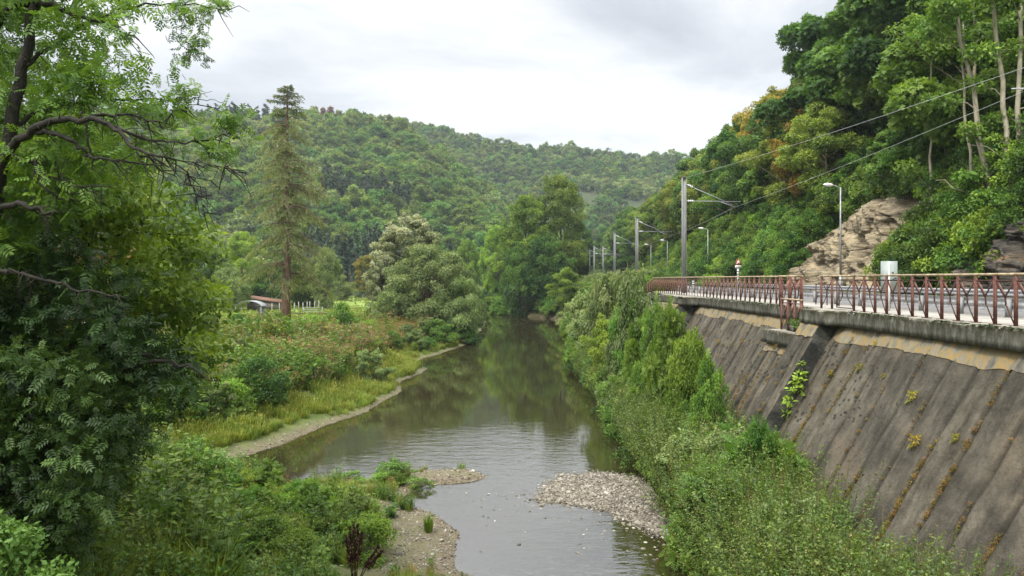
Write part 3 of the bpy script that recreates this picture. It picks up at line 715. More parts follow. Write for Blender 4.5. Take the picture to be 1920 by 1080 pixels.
def coping_mat():
    m, nt, N, L = mat('coping_concrete')
    tc = N.new('ShaderNodeTexCoord'); v = tc.outputs['Object']; sp = N.new('ShaderNodeSeparateXYZ'); L.new(v, sp.inputs[0])
    mp = N.new('ShaderNodeMapping'); mp.inputs['Scale'].default_value = (1, 1.6, .5); L.new(v, mp.inputs[0])
    a = ramp(N, [(.32, (.030, .029, .022)), (.47, (.085, .082, .064)), (.6, (.17, .162, .13)), (.76, (.29, .28, .235))]); L.new(noise(N, L, mp.outputs[0], 3.2, 8, .72), a.inputs[0])
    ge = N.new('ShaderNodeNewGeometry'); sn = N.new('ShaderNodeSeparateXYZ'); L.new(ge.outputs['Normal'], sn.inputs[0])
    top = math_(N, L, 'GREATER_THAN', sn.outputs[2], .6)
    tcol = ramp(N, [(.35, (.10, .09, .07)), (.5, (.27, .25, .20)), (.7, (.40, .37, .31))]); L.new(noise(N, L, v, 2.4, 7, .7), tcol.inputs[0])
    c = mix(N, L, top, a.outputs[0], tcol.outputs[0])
    ed = N.new('ShaderNodeAttribute'); ed.attribute_name = 'edge'
    mo = ramp(N, [(.38, (0, 0, 0)), (.5, (1, 1, 1))]); L.new(noise(N, L, v, 5, 6, .7), mo.inputs[0])
    c = mix(N, L, math_(N, L, 'MULTIPLY', ed.outputs['Fac'], mo.outputs[0]), c, (.030, .028, .012))
    p = N.new('ShaderNodeBsdfPrincipled'); L.new(c, p.inputs['Base Color']); p.inputs['Roughness'].default_value = .9; p.inputs['Specular IOR Level'].default_value = .2
    b = N.new('ShaderNodeBump'); b.inputs['Strength'].default_value = .8; b.inputs['Distance'].default_value = .03
    L.new(noise(N, L, v, 14, 7, .75), b.inputs['Height']); L.new(b.outputs[0], p.inputs['Normal'])
    o = N.new('ShaderNodeOutputMaterial'); L.new(p.outputs[0], o.inputs[0])
    return m
M['coping'] = coping_mat()
K = .577; ZT = 5.70; XT = 9.47
JW = .95
def plane_x(z, off=0): return XT - off - (ZT - z) * K
NV = np.array([-1, 0, K]); NV = NV / np.linalg.norm(NV)
LAST = {}
def slope_sheet(y0, y1, z0, z1, off, lift=0.0, sy=.06, sz=.09, groove=.06, rough=.035, wav=0):
    ys = np.arange(y0, y1 + 1e-6, sy); zs = np.linspace(z1, z0, max(2, int((z1 - z0) / sz) + 1))
    Yg, Zg_ = np.meshgrid(ys, zs, indexing='ij')
    if wav: Zg_ = z1 - (z1 - Zg_) * (1 + wav * (fbm(Yg * .9, Yg * 0, 62) - .5) * 2 + wav * (_h(np.floor(Yg / JW), Yg * 0 + 2, 5) - .5))
    k = np.floor(Yg / JW); fy = np.abs(Yg / JW - np.round(Yg / JW)) * JW
    d = lift + (_h(k, k * 0, 5) - .5) * .045 + (fbm(Yg * .8, Zg_ * .8, 4) - .5) * .09 + (fbm(Yg * 5, Zg_ * 3, 14) - .5) * rough
    d = d - groove * (1 - sst(.01, .07, fy + .03 * (vn(Zg_ * 2, k, 6) - .5)))
    Vx = plane_x(Zg_, off)
    V = np.stack([Vx, Yg, Zg_], -1) + d[..., None] * NV
    LAST['joint'] = 1 - sst(.005, .10, fy + .05 * (vn(Zg_ * 3, k, 6) - .5)); LAST['panel'] = _h(k, k * 0, 15)
    return V.reshape(-1, 3), grid_faces(len(ys), len(zs))[:, ::-1]
wall = empty('retaining_wall', (8, 30, 0))
tag(wall, 'sloping dark concrete retaining wall with mossy joints under the railings', 'retaining wall')
def child(name, V, Q, m, par, smooth=True):
    me = mesh_np(name, np.asarray(V) - np.array(par.location), [Q], m, smooth=smooth)
    for k_, a_ in LAST.items(): at = me.attributes.new(k_, 'FLOAT', 'POINT'); at.data.foreach_set('value', a_.ravel().astype(np.float32))
    return link(name, me, par)
V, Q = slope_sheet(3, 59, -.5, 5.72, 0); wf = child('wall_face', V, Q, M['wall'], wall)
V, Q = slope_sheet(3, 22.1, 5.27, 5.70, 0, .014, rough=.015, groove=.02, wav=.2); child('lichen_band', V, Q, M['band'], wall)
V, Q = slope_sheet(26.2, 38.9, 5.27, 5.70, 0, .014, rough=.015, groove=.02, wav=.2); child('lichen_band', V, Q, M['band'], wall)
def pier(y0, y1, off, zt, near=True, far=True, band=.5):
    V, Q = slope_sheet(y0, y1, -.5, zt, off); b = child('buttress', V, Q, M['wall'], wall)
    def side(y, m, nm, flip):
        zs = np.linspace(zt, -.5, 40); us = np.linspace(0, 1, 9); A, B = np.meshgrid(us, zs, indexing='ij')
        Vx = plane_x(B, off) + off * A * 1.15; dy = (fbm(A * off * 4, B * 2.5, 19) - .5) * .09
        V = np.stack([Vx, y + dy * np.sin(A * math.pi), B], -1).reshape(-1, 3)
        q = grid_faces(9, 40); q = q if flip else q[:, ::-1]
        me = mesh_np(nm, V - np.array(wall.location), [q], m, smooth=True); link(nm, me, b)
    side(y0 - .002, M['wet'], 'wet_side', True); side(y1 + .002, M['wall'], 'far_side', False)
    if band:
        V, Q = slope_sheet(y0 + .02, y1 - .02, zt - band, zt - .01, off, .03, rough=.015, groove=.02, wav=.2)
        me = mesh_np('lichen_band', V - np.array(wall.location), [Q], M['band'], smooth=True); link('lichen_band', me, b)
pier(22.2, 23.6, .54, 5.70, band=.42)
pier(23.603, 26.1, .30, 4.90, band=.30)
pier(39.0, 45.0, 1.0, 5.70, band=.45)
def coping(pts, zt, th, name, par, back=10.0):
    """pts: list of (y, front x, top z)"""
    py = np.array([p[0] for p in pts]); ys = np.arange(py[0], py[-1] + .001, .12)
    xf = np.interp(ys, py, [p[1] for p in pts]); z = np.interp(ys, py, [p[2] for p in pts])
    sec = [(.0, -th, 0), (0, -th * .66, 0), (0, -th * .33, .4), (0, -.06, 1), (.025, -.012, 1), (.10, 0, .8), (.25, 0, .1), (.5, 0, 0), (9, 0, 0), (9, -th, 0)]
    V = []; E = []
    for (dx, dz, e) in sec:
        x = np.full(len(ys), back) if dx == 9 else xf + dx
        n = (fbm(ys * 2.2, np.full(len(ys), dz * 6 + dx * 3), 41) - .5) * .07; jn = np.abs(ys / 3.1 - np.round(ys / 3.1)) * 3.1 < .05
        nn = n if dx != 9 else 0 * n
        V.append(np.stack([x + nn * (1 if dx < .05 else 0) + jn * .02 * (dx == 0), ys, z + dz + nn * .5 * (dz > -.1)], -1)); E.append(np.full(len(ys), e))
    V = np.stack(V, 1); m_ = len(sec); q = grid_faces(len(ys), m_)
    i = np.arange(len(ys) - 1) * m_; qb = np.stack([i + m_ - 1, i + 2 * m_ - 1, i + m_, i], -1)
    V = V.reshape(-1, 3); n0 = len(V)
    caps = []
    for r in (0, (len(ys) - 1) * m_):
        for a in range(0, m_ - 2, 2): 
            caps.append([r + a, r + a + 1, r + a + 2, r + m_ - 1] if a + 2 < m_ - 1 else [r + a, r + a + 1, r + m_ - 1, r + m_ - 1])
    caps = [c for c in caps if len(set(c)) == 4]
    me = mesh_np(name, V - np.array(par.location), [np.vstack([q, qb, np.array(caps)])], M['coping'])
    at = me.attributes.new('edge', 'FLOAT', 'POINT'); at.data.foreach_set('value', np.stack(E, 1).ravel().astype(np.float32))
    return link(name, me, par)
coping([(3, 9.28, 6.08), (21.55, 9.28, 6.08), (22.15, 8.86, 6.09), (23.6, 8.84, 6.09)], 0, .41, 'coping', wall)
coping([(23.62, 9.33, 6.08), (38.3, 9.33, 6.08), (39.0, 8.45, 6.08), (45.2, 8.45, 6.08), (46.2, 9.33, 6.08), (53, 9.33, 6.06), (59.5, 9.33, 4.9)], 0, .41, 'coping', wall)
# stair landing slab hung on the wall
land_ = empty('stair_landing', (9.0, 24.9, 4.88)); tag(land_, 'small concrete stair landing jutting from the wall below the gap in the railings', 'landing')
ls = coping([(23.62, 8.52, 5.32), (26.3, 8.52, 5.30)], 0, .43, 'slab', land_, back=9.6)
for i in range(4):
    MB().box((9.58, 24.25 + i * .0, 5.38 + .17 * i), (.30 - .06 * i, 1.0, .17)) if 0 else None
st = MB()
for i in range(4): st.box((.12 + .16 * i, -.15, .50 + .17 * i), (.2, 1.0, .18))
st.build('step', M['coping'], land_)

# ------------------------------------------------------------------ railings
M['rail_red'] = surface('rusty_red_paint', [(.30,(.07,.030,.022)), (.48,(.14,.056,.042)), (.6,(.19,.095,.07)), (.74,(.25,.17,.12))], 7, rough=.7, bump=.4, bscale=40, dist=.004)
M['rail_pink'] = surface('faded_pink_paint', [(.3,(.20,.085,.06)), (.6,(.34,.17,.125)), (.8,(.38,.22,.16))], 8, rough=.7, bump=.2)
M['rail_top'] = surface('faded_handrail_paint', [(.32,(.14,.075,.045)), (.45,(.30,.22,.13)), (.6,(.42,.35,.22)), (.8,(.5,.44,.31))], 5, rough=.7, bump=.3, bscale=40, dist=.004)
M['rail_dark'] = surface('dark_brace_paint', [(.35,(.035,.022,.018)), (.6,(.10,.045,.034)), (.8,(.17,.08,.055))], 9, rough=.7, bump=.3)
M['steel'] = surface('galvanised_steel', [(.35,(.24,.245,.25)), (.55,(.36,.365,.37)), (.75,(.46,.46,.45))], 5, rough=.5, bump=.15, metal=.35, bscale=30, dist=.003)
M['mast'] = surface('mast_grey', [(.35,(.20,.205,.20)), (.6,(.31,.315,.305)), (.8,(.40,.40,.385))], 2, rough=.6, bump=.15, bscale=20, stretch=(4, 4, .6), dist=.004)
M['white'] = surface('white_paint', [(.3,(.50,.50,.47)), (.6,(.72,.72,.69))], 6, rough=.5, bump=.1)
M['black'] = surface('black_paint', [(.3,(.015,.015,.015)), (.7,(.04,.04,.04))], 6, rough=.6, bump=.1)
M['signred'] = surface('sign_red', [(.3,(.38,.03,.03)), (.7,(.50,.05,.045))], 6, rough=.4, bump=0)
M['backgrey'] = surface('sign_back_grey', [(.35,(.26,.30,.28)), (.7,(.34,.38,.355))], 3, rough=.5, bump=.05)
M['porcelain'] = surface('porcelain', [(.3,(.62,.62,.6)), (.7,(.8,.8,.78))], 6, rough=.25, bump=0)
RZ = lambda y: 6.06 - np.clip(y - 53, 0, 9) * .175
pm = MB(); pm.box((0, 0, .5), (.02, .052, 1.0)); pm.box((0, .028, .5), (.046, .010, 1.0)); pm.box((0, -.028, .5), (.046, .010, 1.0)); POST = pm.mesh('post', M['rail_red'])
bm_ = MB(); bm_.box((0, 0, .012), (.12, .24, .022)); BASE = bm_.mesh('base_plate', M['rail_dark'])
def brace_mesh(L_, dz=0):
    b = MB(); h = L_ / 2; f = lambda y: dz * y / L_
    b.bar((0, .04, .88 + f(0)), (0, h, .56 + f(h)), .012, .045); b.bar((.012, L_ - .04, .88 + f(L_)), (.012, h, .56 + f(h)), .012, .032)
    b.bar((0, h, .58 + f(h)), (0, h + .02, .40 + f(h)), .014, .03); b.bar((0, h + .02, .42 + f(h)), (0, L_ - .05, .05 + f(L_)), .012, .032)
    return b.mesh('brace', M['rail_dark'])
def brace_red(L_):
    b = MB(); h = L_ / 2; b.bar((-.014, .04, .885), (-.014, h, .565), .010, .05); return b.mesh('brace_bar', M['rail_pink'])
def railing(a, b, n, label, base=True, skip=(), z0=None, ext=0, name='railing', light=()):
    a = np.array(a, float); b = np.array(b, float); d = b - a; L_ = np.hypot(d[0], d[1]); ang = -math.atan2(d[0], d[1])
    r = empty(name, a, ang); tag(r, label, 'railing', 'rusty red railings on the wall')
    sp = L_ / n; sl = d[2] / L_
    BR = brace_mesh(sp, sl * sp); BR2 = brace_red(sp) if abs(sl) < .01 else None
    for i in range(n + 1):
        z = sl * sp * i
        if i not in light:
            p = link('post', POST, r, (0, sp * i, z))
            if base: link('base_plate', BASE, p)
        else:
            q = link('post', POST, r, (0, sp * i, z)); q.scale = (.5, .4, 1)
    for i in range(n):
        if i in skip: continue
        br = link('brace', BR, r, (0, sp * i, sl * sp * i))
        if BR2: link('brace_bar', BR2, br)
    t = MB(); t.tube([(0, -.05 - ext, 1.02 - sl * .05), (0, L_ * .5, 1.02 + sl * L_ * .5), (0, L_ + .05, 1.02 + sl * L_)], .028, 8); t.build('handrail', M['rail_top'], r, True)
    t = MB(); t.bar((0, 0, .895), (0, L_, .895 + sl * L_), .012, .035); t.build('mid_rail', M['rail_dark'], r)
    return r
railing((9.75, 21.9, 6.07), (9.75, 7.18, 6.07), 23, 'near railing from the stair gap to the right edge of the view')
def gate_frame():
    r = empty('railing', (9.75, 21.9, 6.07)); tag(r, 'narrow gate panel and end posts at the start of the near railing', 'railing', 'rusty red railings on the wall')
    link('post', POST, r, (0, 1.5, 0)); link('post', POST, r, (0, 2.3, 0))
    b = MB()
    for y in (.1, 1.2): b.bar((.02, y, .08), (.02, y, .9), .02, .03)
    for z in (.08, .9): b.bar((.02, .1, z), (.02, 1.2, z), .02, .03)
    for s in (0, 1):
        y0 = .1 + 1.1 * s; ym = .65 + (.16 if s else -.16)
        b.bar((.02, y0, .88), (.02, ym, .58), .012, .03); b.bar((.02, ym, .58), (.02, ym, .40), .012, .03); b.bar((.02, ym, .40), (.02, y0, .1), .012, .03)
    b.build('gate_panel', M['rail_dark'], r)
    b = MB(); b.bar((0, 1.5, .88), (0, 1.9, .56), .012, .04); b.bar((0, 2.3, .88), (0, 1.9, .56), .012, .03); b.bar((0, 1.9, .58), (0, 1.9, .4), .012, .03); b.bar((0, 1.9, .4), (0, 2.3, .05), .012, .03); b.build('brace', M['rail_dark'], r)
    t = MB(); t.tube([(0, 0.04, 1.02), (0, 1.2, 1.02), (0, 2.34, 1.02)], .028, 8); t.build('handrail', M['rail_top'], r, True)
gate_frame()
railing((9.75, 25.8, 6.07), (9.75, 53.0, 6.07), 43, 'long far railing running from the stair gap past the tall mast', base=False, skip=range(21, 27), light=range(22, 27))
railing((9.75, 53.05, 6.05), (9.75, 59.5, 4.93), 9, 'far end of the railing sloping down into the bushes', base=False)
railing((9.72, 25.84, 6.07), (9.02, 25.84, 6.07), 2, 'short railing return at the head of the stair', base=False)
railing((8.98, 23.82, 5.32), (8.98, 25.6, 5.32), 3, 'low railing on the small stair landing', base=False)

# ------------------------------------------------------------------ road
def strip(name, x0, x1, y0, y1, z, m, th=0, label=None, step=2.0, kind='structure', cat=None):
    ys = np.arange(y0, y1 + .01, step); s = shift(ys)
    a = np.stack([x0 + s, ys, 0 * ys + z], -1); b = np.stack([x1 + s, ys, 0 * ys + z], -1)
    rows = [a, b]
    if th: rows = [np.stack([x0 + s, ys, 0 * ys + z - th], -1), a, b, np.stack([x1 + s, ys, 0 * ys + z - th], -1)]
    V = np.stack(rows, 1).reshape(-1, 3)
    return tag(link(name, mesh_np(name, V, [grid_faces(len(ys), len(rows))[:, ::-1]], m)), label, cat or name.replace('_', ' '), kind=kind)
M['asphalt'] = surface('asphalt', [(.3,(.10,.097,.092)), (.55,(.155,.15,.142)), (.75,(.20,.195,.185))], 1.2, 8, bump=.3, bscale=60, dist=.005)
M['paving'] = surface('pale_paving', [(.3,(.20,.185,.155)), (.55,(.32,.30,.26)), (.75,(.42,.40,.35))], 2, 7, bump=.3, bscale=30, dist=.01)
M['line'] = surface('road_paint', [(.3,(.42,.42,.39)), (.6,(.62,.61,.57))], 4, bump=.1)
strip('pavement', 10.0, 12.45, -10, 330, 6.06, M['paving'], .3, 'pale pavement between the railing and the road')
strip('road', 12.46, 21.9, -10, 330, 5.985, M['asphalt'], .1, 'grey asphalt road above the retaining wall')
strip('road_line', 12.72, 12.84, -10, 330, 5.990, M['line'], 0, 'white edge line on the river side of the road')
strip('road_line', 19.0, 19.12, -10, 330, 5.990, M['line'], 0, 'white edge line on the wood side of the road')
strip('kerb', 21.9, 22.1, -10, 330, 6.08, M['paving'], .2, 'stone kerb at the foot of the wooded slope')
g = empty('guard_rail', (12.2, 8.8, 6.06)); tag(g, 'silver guard rail on short posts along the river side of the road', 'guard rail')
gp = MB(); gp.box((-.05, 0, .22), (.10, .12, .44)); GP = gp.mesh('post', M['mast'])
for i in range(34):
    y = 2.0 * i; link('post', GP, g, (float(shift(8.8 + y)), y, 0))
bmb = MB()
prof = [(0, .15), (.05, .19), (.05, .25), (.015, .29), (.015, .32), (.05, .36), (.05, .42), (0, .46)]
ys = np.arange(0, 70, 2.0); V = np.stack([np.stack([p_ + shift(8.8 + ys), ys, 0 * ys + z_], -1) for p_, z_ in prof], 1).reshape(-1, 3)
bmb.add(V, grid_faces(len(ys), 8)); gb = bmb.build('beam', M['steel'], g)
sm = gb.modifiers.new('thick', 'SOLIDIFY'); sm.thickness = .006
g2 = empty('guard_rail', (21.3, 20, 5.98)); tag(g2, 'low silver guard rail at the far edge of the road', 'guard rail')
for i in range(24): link('post', GP, g2, (float(shift(20 + 4 * i)), 4.0 * i, 0))
bmb = MB(); ys = np.arange(0, 94, 2.0); V = np.stack([np.stack([p_ * -1 - .1 + shift(20 + ys), ys, 0 * ys + z_ + .1], -1) for p_, z_ in prof], 1).reshape(-1, 3)
bmb.add(V, grid_faces(len(ys), 8)); gb = bmb.build('beam', M['steel'], g2); sm = gb.modifiers.new('thick', 'SOLIDIFY'); sm.thickness = .006

# ------------------------------------------------------------------ masts, wires, lamps, signs
def mast_meshes(H):
    a = MB()
    for s in (-1, 1): a.box((s * .12, 0, H / 2), (.018, .26, H))
    a.box((0, 0, H / 2), (.222, .016, H)); a.box((0, 0, H + .01), (.30, .30, .02))
    foot = MB(); foot.box((0, 0, .04), (.5, .5, .08))
    ins = MB(); ins.tube([(0, 0, 0), (.55, 0, 0)], .025, 6)
    for k in range(3): ins.lathe((0, 0, 0), [(0, 0)], 3) if 0 else ins.tube([(.12 + .13 * k, 0, 0), (.15 + .13 * k, 0, 0), (.19 + .13 * k, 0, 0)], [.04, .095, .05], 10)
    return a.mesh('column', M['mast']), foot.mesh('foot', M['paving']), ins.mesh('insulator', M['porcelain'], True)
MM = mast_meshes(7.7)
def mast(x, y, H, label, flip=1, arm=3.55, zb=None):
    z = 6.0 if zb is None else zb
    r = empty('catenary_mast', (x, y, z)); tag(r, label, 'mast', 'grey overhead line masts by the road'); r.scale = (flip, 1, H / 7.7)
    link('column', MM[0], r); link('foot', MM[1], r)
    k = 7.7 / H
    for zi, dz, L_ in ((7.7 - .45 * k, -1.35, arm - .5), (7.7 - 1.55 * k, -.05, arm + .05)):
        o = link('insulator', MM[2], r, (.17, 0, zi)); ang = math.atan2(-dz, L_) if dz < -1 else 0.02
        o.rotation_euler = (0, ang, 0)
        t = MB(); t.tube([(.17 + .5, 0, zi + (dz * .55 / L_)), (.17 + L_, 0, zi + dz)], .021, 6); t.build('cantilever', M['steel'], r)
    t = MB(); t.tube([(arm - 1.1, .02, 7.7 - 1.62 * k), (arm - .15, .02, 7.7 - 1.95 * k)], .026, 6); t.build('steady_arm', M['steel'], r)
    return r
mast(11.35, 50.7, 7.7, 'tall grey overhead line mast standing behind the long far railing')
mast(13.5, 83, 7.7, 'second overhead line mast, its foot hidden by the bushes beyond the railing')
mast(14.7, 110, 7.7, 'third overhead line mast, just above the roadside bushes')
mast(17.3, 146, 7.3, 'thin distant overhead line mast right of the farthest pair')
mast(15.4, 144, 7.3, 'farthest but one overhead line mast, seen over the bush tops')
mast(16.0, 158, 7.3, 'farthest overhead line mast, leftmost of the row')
mast(18.4, 21.8, 8.0, 'overhead line mast at the right edge, only its arm in view', flip=-1, arm=4.0)
M['wire'] = surface('wire_metal', [(.3,(.28,.29,.26)), (.7,(.42,.43,.40))], 3, rough=.5, bump=0)
def wire(a, b, sag, label, r=.012, name='overhead_wire'):
    a = np.array(a, float); b = np.array(b, float); t = np.linspace(0, 1, 24)[:, None]; p = a + (b - a) * t; p[:, 2] -= sag * 4 * (t * (1 - t))[:, 0]
    m = MB(); m.tube(p - a, r, 5); o = m.build(name, M['wire']); o.location = a
    return tag(o, label, 'wire', 'overhead line wires')
wire(P(1285, 333, 50.6), P(1905, 132, 21.8) , .12, 'upper wire rising from the top of the tall mast to the right edge', .008)
wire(P(1376, 389, 50.6), P(1918, 172, 21.8), .10, 'lower wire rising from the arm of the tall mast to the right edge', .007)
wire(P(1905, 132, 21.8), (18, -12, 13.2), .2, 'upper wire passing out of the view at the top right', .008)
wire(P(1376, 389, 50.6), (16.9, 83, 11.6), .15, 'wire between the tall mast and the second mast', .01)
wire((16.9, 83, 11.6), (18.1, 110, 11.6), .1, 'wire between the second and the third mast', .01)
ins = MB()
def lamp(x, y, zt, label, s=1.0):
    z = 6.05; H = zt - z
    r = empty('street_lamp', (x, y, z)); tag(r, label, 'street lamp', 'grey street lamps along the wooded side of the road')
    b = MB(); b.tube([(0, 0, 0), (0, 0, 1.2)], [.10, .10], 10); b.build('base', M['steel'], r, True)
    b = MB(); b.tube([(0, 0, 1.2), (0, 0, H * .6), (0, 0, H)], [.075, .06, .045], 10); b.build('pole', M['steel'], r, True)
    b = MB(); b.tube([(0, 0, H - .02), (-.18, 0, H + .05), (-.55, 0, H + .13)], .03, 8); b.build('arm', M['steel'], r, True)
    b = MB(); n = 9; t = np.linspace(0, 1, n); b.tube(np.stack([-.5 - .72 * t, 0 * t, H + .13 + .06 * t], 1), np.array([.05, .09, .12, .135, .14, .135, .115, .08, .03]), 12)
    b.build('lamp_head', M['white'], r, True)
lamp(23.1, 54, 13.45, 'nearest street lamp, in front of the pale rock face')
lamp(25.0, 98, 13.3, 'second street lamp, right of the tall mast')
lamp(26.3, 130, 13.4, 'third street lamp, left of the tall mast')
lamp(26.4, 146, 13.4, 'farthest street lamp, above the end of the railing')
# warning sign across the road
r = empty('warning_sign', (22.25, 75.6, 6.0), 0); tag(r, 'triangular warning sign with red border on a black and white banded post', 'road sign')
b = MB(); b.tube([(0, 0, 0), (0, 0, 2.1)], .10, 10); b.build('post', M['white'], r, True)
b = MB()
for z in (1.25, 1.48, 1.71): b.tube([(-.0, 0, z - .05), (0.0, 0, z + .05)], .105, 10)
b.build('band', M['black'], r, True)
def tri(sz, y, m, name, z=2.58):
    V = []; 
    for yy in (y, y + .012):
        for k in range(3):
            a = math.pi / 2 + k * 2 * math.pi / 3; V.append((sz * math.cos(a), yy, z + sz * math.sin(a)))
    mb = MB(); mb.add(V, [[0, 1, 4, 3], [1, 2, 5, 4], [2, 0, 3, 5]], [[0, 2, 1], [3, 4, 5]]); return mb.build(name, m, r)
tri(.43, -.13, M['signred'], 'red_border'); tri(.27, -.145, M['white'], 'white_field')
b = MB(); b.box((0, -.16, 2.49), (.20, .01, .04)); b.box((-.03, -.16, 2.57), (.08, .01, .12)); b.box((.06, -.16, 2.53), (.04, .01, .05)); b.build('symbol', M['signred'], r)
b = MB(); b.box((0, -.13, 2.19), (.66, .02, .28)); pl = b.build('plate', M['white'], r)
b = MB()
for k in range(6): b.box((-.2 + .08 * k, -.145, 2.2), (.045, .008, .07))
b.build('lettering', M['black'], pl)
# grey sign seen from behind, on the pavement
r = empty('road_sign', (11.0, 22.4, 6.06), R(-22)); tag(r, 'pale grey sign seen from behind on a post by the near railing', 'road sign')
b = MB(); b.box((0, 0, .72), (.05, .05, 1.44)); b.build('post', M['white'], r)
b = MB(); b.box((0, .05, 1.02), (.44, .012, .88)); pn = b.build('panel', M['backgrey'], r)
b = MB()
for cx_, cz in ((.10, 1.12), (.17, 1.05), (.12, .93), (.17, .96)):
    b.box((cx_, .042, cz), (.065, .004, .02), M=Matrix.Rotation(.8, 3, 'Y')); b.box((cx_, .040, cz), (.05, .004, .02), M=Matrix.Rotation(-.6, 3, 'Y'))
b.build('mark', M['black'], pn)
r = empty('marker_post', (19.6, 83, 6.0)); tag(r, 'short black and white banded marker post behind the long far railing', 'post')
b = MB(); b.tube([(0, 0, 0), (0, 0, .95)], .12, 10); b.build('post', M['white'], r, True)
b = MB()
for z in (.4, .66, .86): b.tube([(0, 0, z - .06), (0, 0, z + .06)], .124, 10)
b.build('band', M['black'], r, True)
# thin wire fence posts at the stair head
r = empty('barrier', (11.2, 27.5, 6.06)); tag(r, 'low wire barrier on thin posts at the stair gap', 'barrier')
b = MB()
b.tube([(0, 0, 0), (0, 0, .75)], .02, 6); bp_ = b.mesh('post', M['rail_dark'])
for y in (-1.2, -.2, .8): link('post', bp_, r, (0, y, 0))
b = MB(); b.tube([(0, -1.2, .74), (0, .8, .74)], .015, 6); b.build('rail', M['rail_dark'], r)

# ------------------------------------------------------------------ rock faces
def rock_mat(name, cols):
    m, nt, N, L = mat(name); tc = N.new('ShaderNodeTexCoord'); v = tc.outputs['Object']
    mp = N.new('ShaderNodeMapping'); mp.inputs['Rotation'].default_value = (R(35), R(20), 0); mp.inputs['Scale'].default_value = (.5, .7, 2.0); L.new(v, mp.inputs[0])
    r = ramp(N, cols); L.new(noise(N, L, mp.outputs[0], .8, 9, .7), r.inputs[0])
    r2 = ramp(N, [(.35, (.35, .33, .3)), (.5, (1, 1, 1)), (.7, (1.2, 1.15, 1.05))]); L.new(noise(N, L, mp.outputs[0], 3, 6, .7), r2.inputs[0])
    c = mix(N, L, .7, r.outputs[0], r2.outputs[0], 'MULTIPLY')
    p = N.new('ShaderNodeBsdfPrincipled'); L.new(c, p.inputs['Base Color']); p.inputs['Roughness'].default_value = .9; p.inputs['Specular IOR Level'].default_value = .2
    b = N.new('ShaderNodeBump'); b.inputs['Strength'].default_value = 1; b.inputs['Distance'].default_value = .25
    L.new(noise(N, L, mp.outputs[0], 2.5, 8, .75), b.inputs['Height']); L.new(b.outputs[0], p.inputs['Normal'])
    o = N.new('ShaderNodeOutputMaterial'); L.new(p.outputs[0], o.inputs[0]); return m
M['rock'] = rock_mat('rock_tan', [(.32, (.070, .060, .040)), (.42, (.22, .18, .12)), (.52, (.34, .285, .19)), (.60, (.44, .36, .22)), (.70, (.29, .24, .17)), (.80, (.34, .21, .10))])
M['rock2'] = rock_mat('rock_grey_brown', [(.32, (.035, .034, .03)), (.46, (.10, .09, .075)), (.56, (.17, .145, .11)), (.66, (.26, .16, .08)), (.8, (.15, .10, .05))])
def facets(x, y, s, amp=.6):
    """broken planar blocks: every cell has its own offset and tilt"""
    ix = np.floor(x); iy = np.floor(y); best = np.full(x.shape, 9e9); out = np.zeros(x.shape)
    for dx in (-1, 0, 1):
        for dy in (-1, 0, 1):
            cx = ix + dx; cy_ = iy + dy; px_ = cx + _h(cx, cy_, s); py_ = cy_ + _h(cx, cy_, s + 1)
            d = (x - px_) ** 2 + (y - py_) ** 2; v = (_h(cx, cy_, s + 2) - .5) + (x - px_) * (_h(cx, cy_, s + 3) - .5) * amp * 2 + (y - py_) * (_h(cx, cy_, s + 4) - .5) * amp * 2
            m_ = d < best; out = np.where(m_, v, out); best = np.where(m_, d, best)
    return out
def rock(label, y0, y1, zf, m, sd, lean=.38, xoff=0):
    ys = np.arange(y0, y1, .10); vs = np.linspace(0, 1, 110); A, B = np.meshgrid(ys, vs, indexing='ij')
    top = zf((A - y0) / (y1 - y0)); z = 5.6 + B * top + (fbm(A * .6, A * 0, sd) - .5) * 1.5 * B
    t = (A - y0) / (y1 - y0); ends = sst(0, .12, t) * sst(0, .09, 1 - t)
    n = (fbm(A * .5, z * .45, sd) - .5) * 2.6; rg = np.abs(fbm(A * 1.1 + z * .6, z * 1.3 - A * .4, sd + 2) - .5) * 2.2 + (fbm(A * 3.5, z * 3.5, sd + 5) - .5) * .5
    wz = fbm(A * .8, z * .8, sd + 11) * 1.2; ca, sa = .82, .57; ua = A * ca + z * sa; va = -A * sa + z * ca; n = n * .7 + facets(ua * .35 + wz, va * .9 + wz, sd + 20) * 2.0 + facets(ua * .9 + wz, va * 2.3, sd + 30) * .9; rg = rg * .35 + facets(ua * 2.4, va * 5.5 + wz, sd + 40) * .45
    x = 22.7 + shift(A) * .9 + xoff + B * top * lean - (n * .55 + rg * .5) + (1 - ends) * 3.2 + sst(.8, 1, B) * 2.2
    o = link('rock_face', mesh_np('rock_face', np.stack([x, A, z], -1).reshape(-1, 3), [grid_faces(len(ys), 110)[:, ::-1]], m, smooth=False))
    return tag(o, label, 'rock face')
rock('pale tan rock face behind the nearest street lamp', 46.5, 67, lambda t: 1.2 + 6.6 * np.sin(np.clip(t * 1.05, 0, 1) * math.pi * .93 + .2) ** .8, M['rock'], 3)
rock('dark grey-brown rock face by the road at the right edge', 14, 42, lambda t: 5.4 - 1.0 * sst(.6, 1, t), M['rock2'], 8, lean=.55, xoff=-.6)

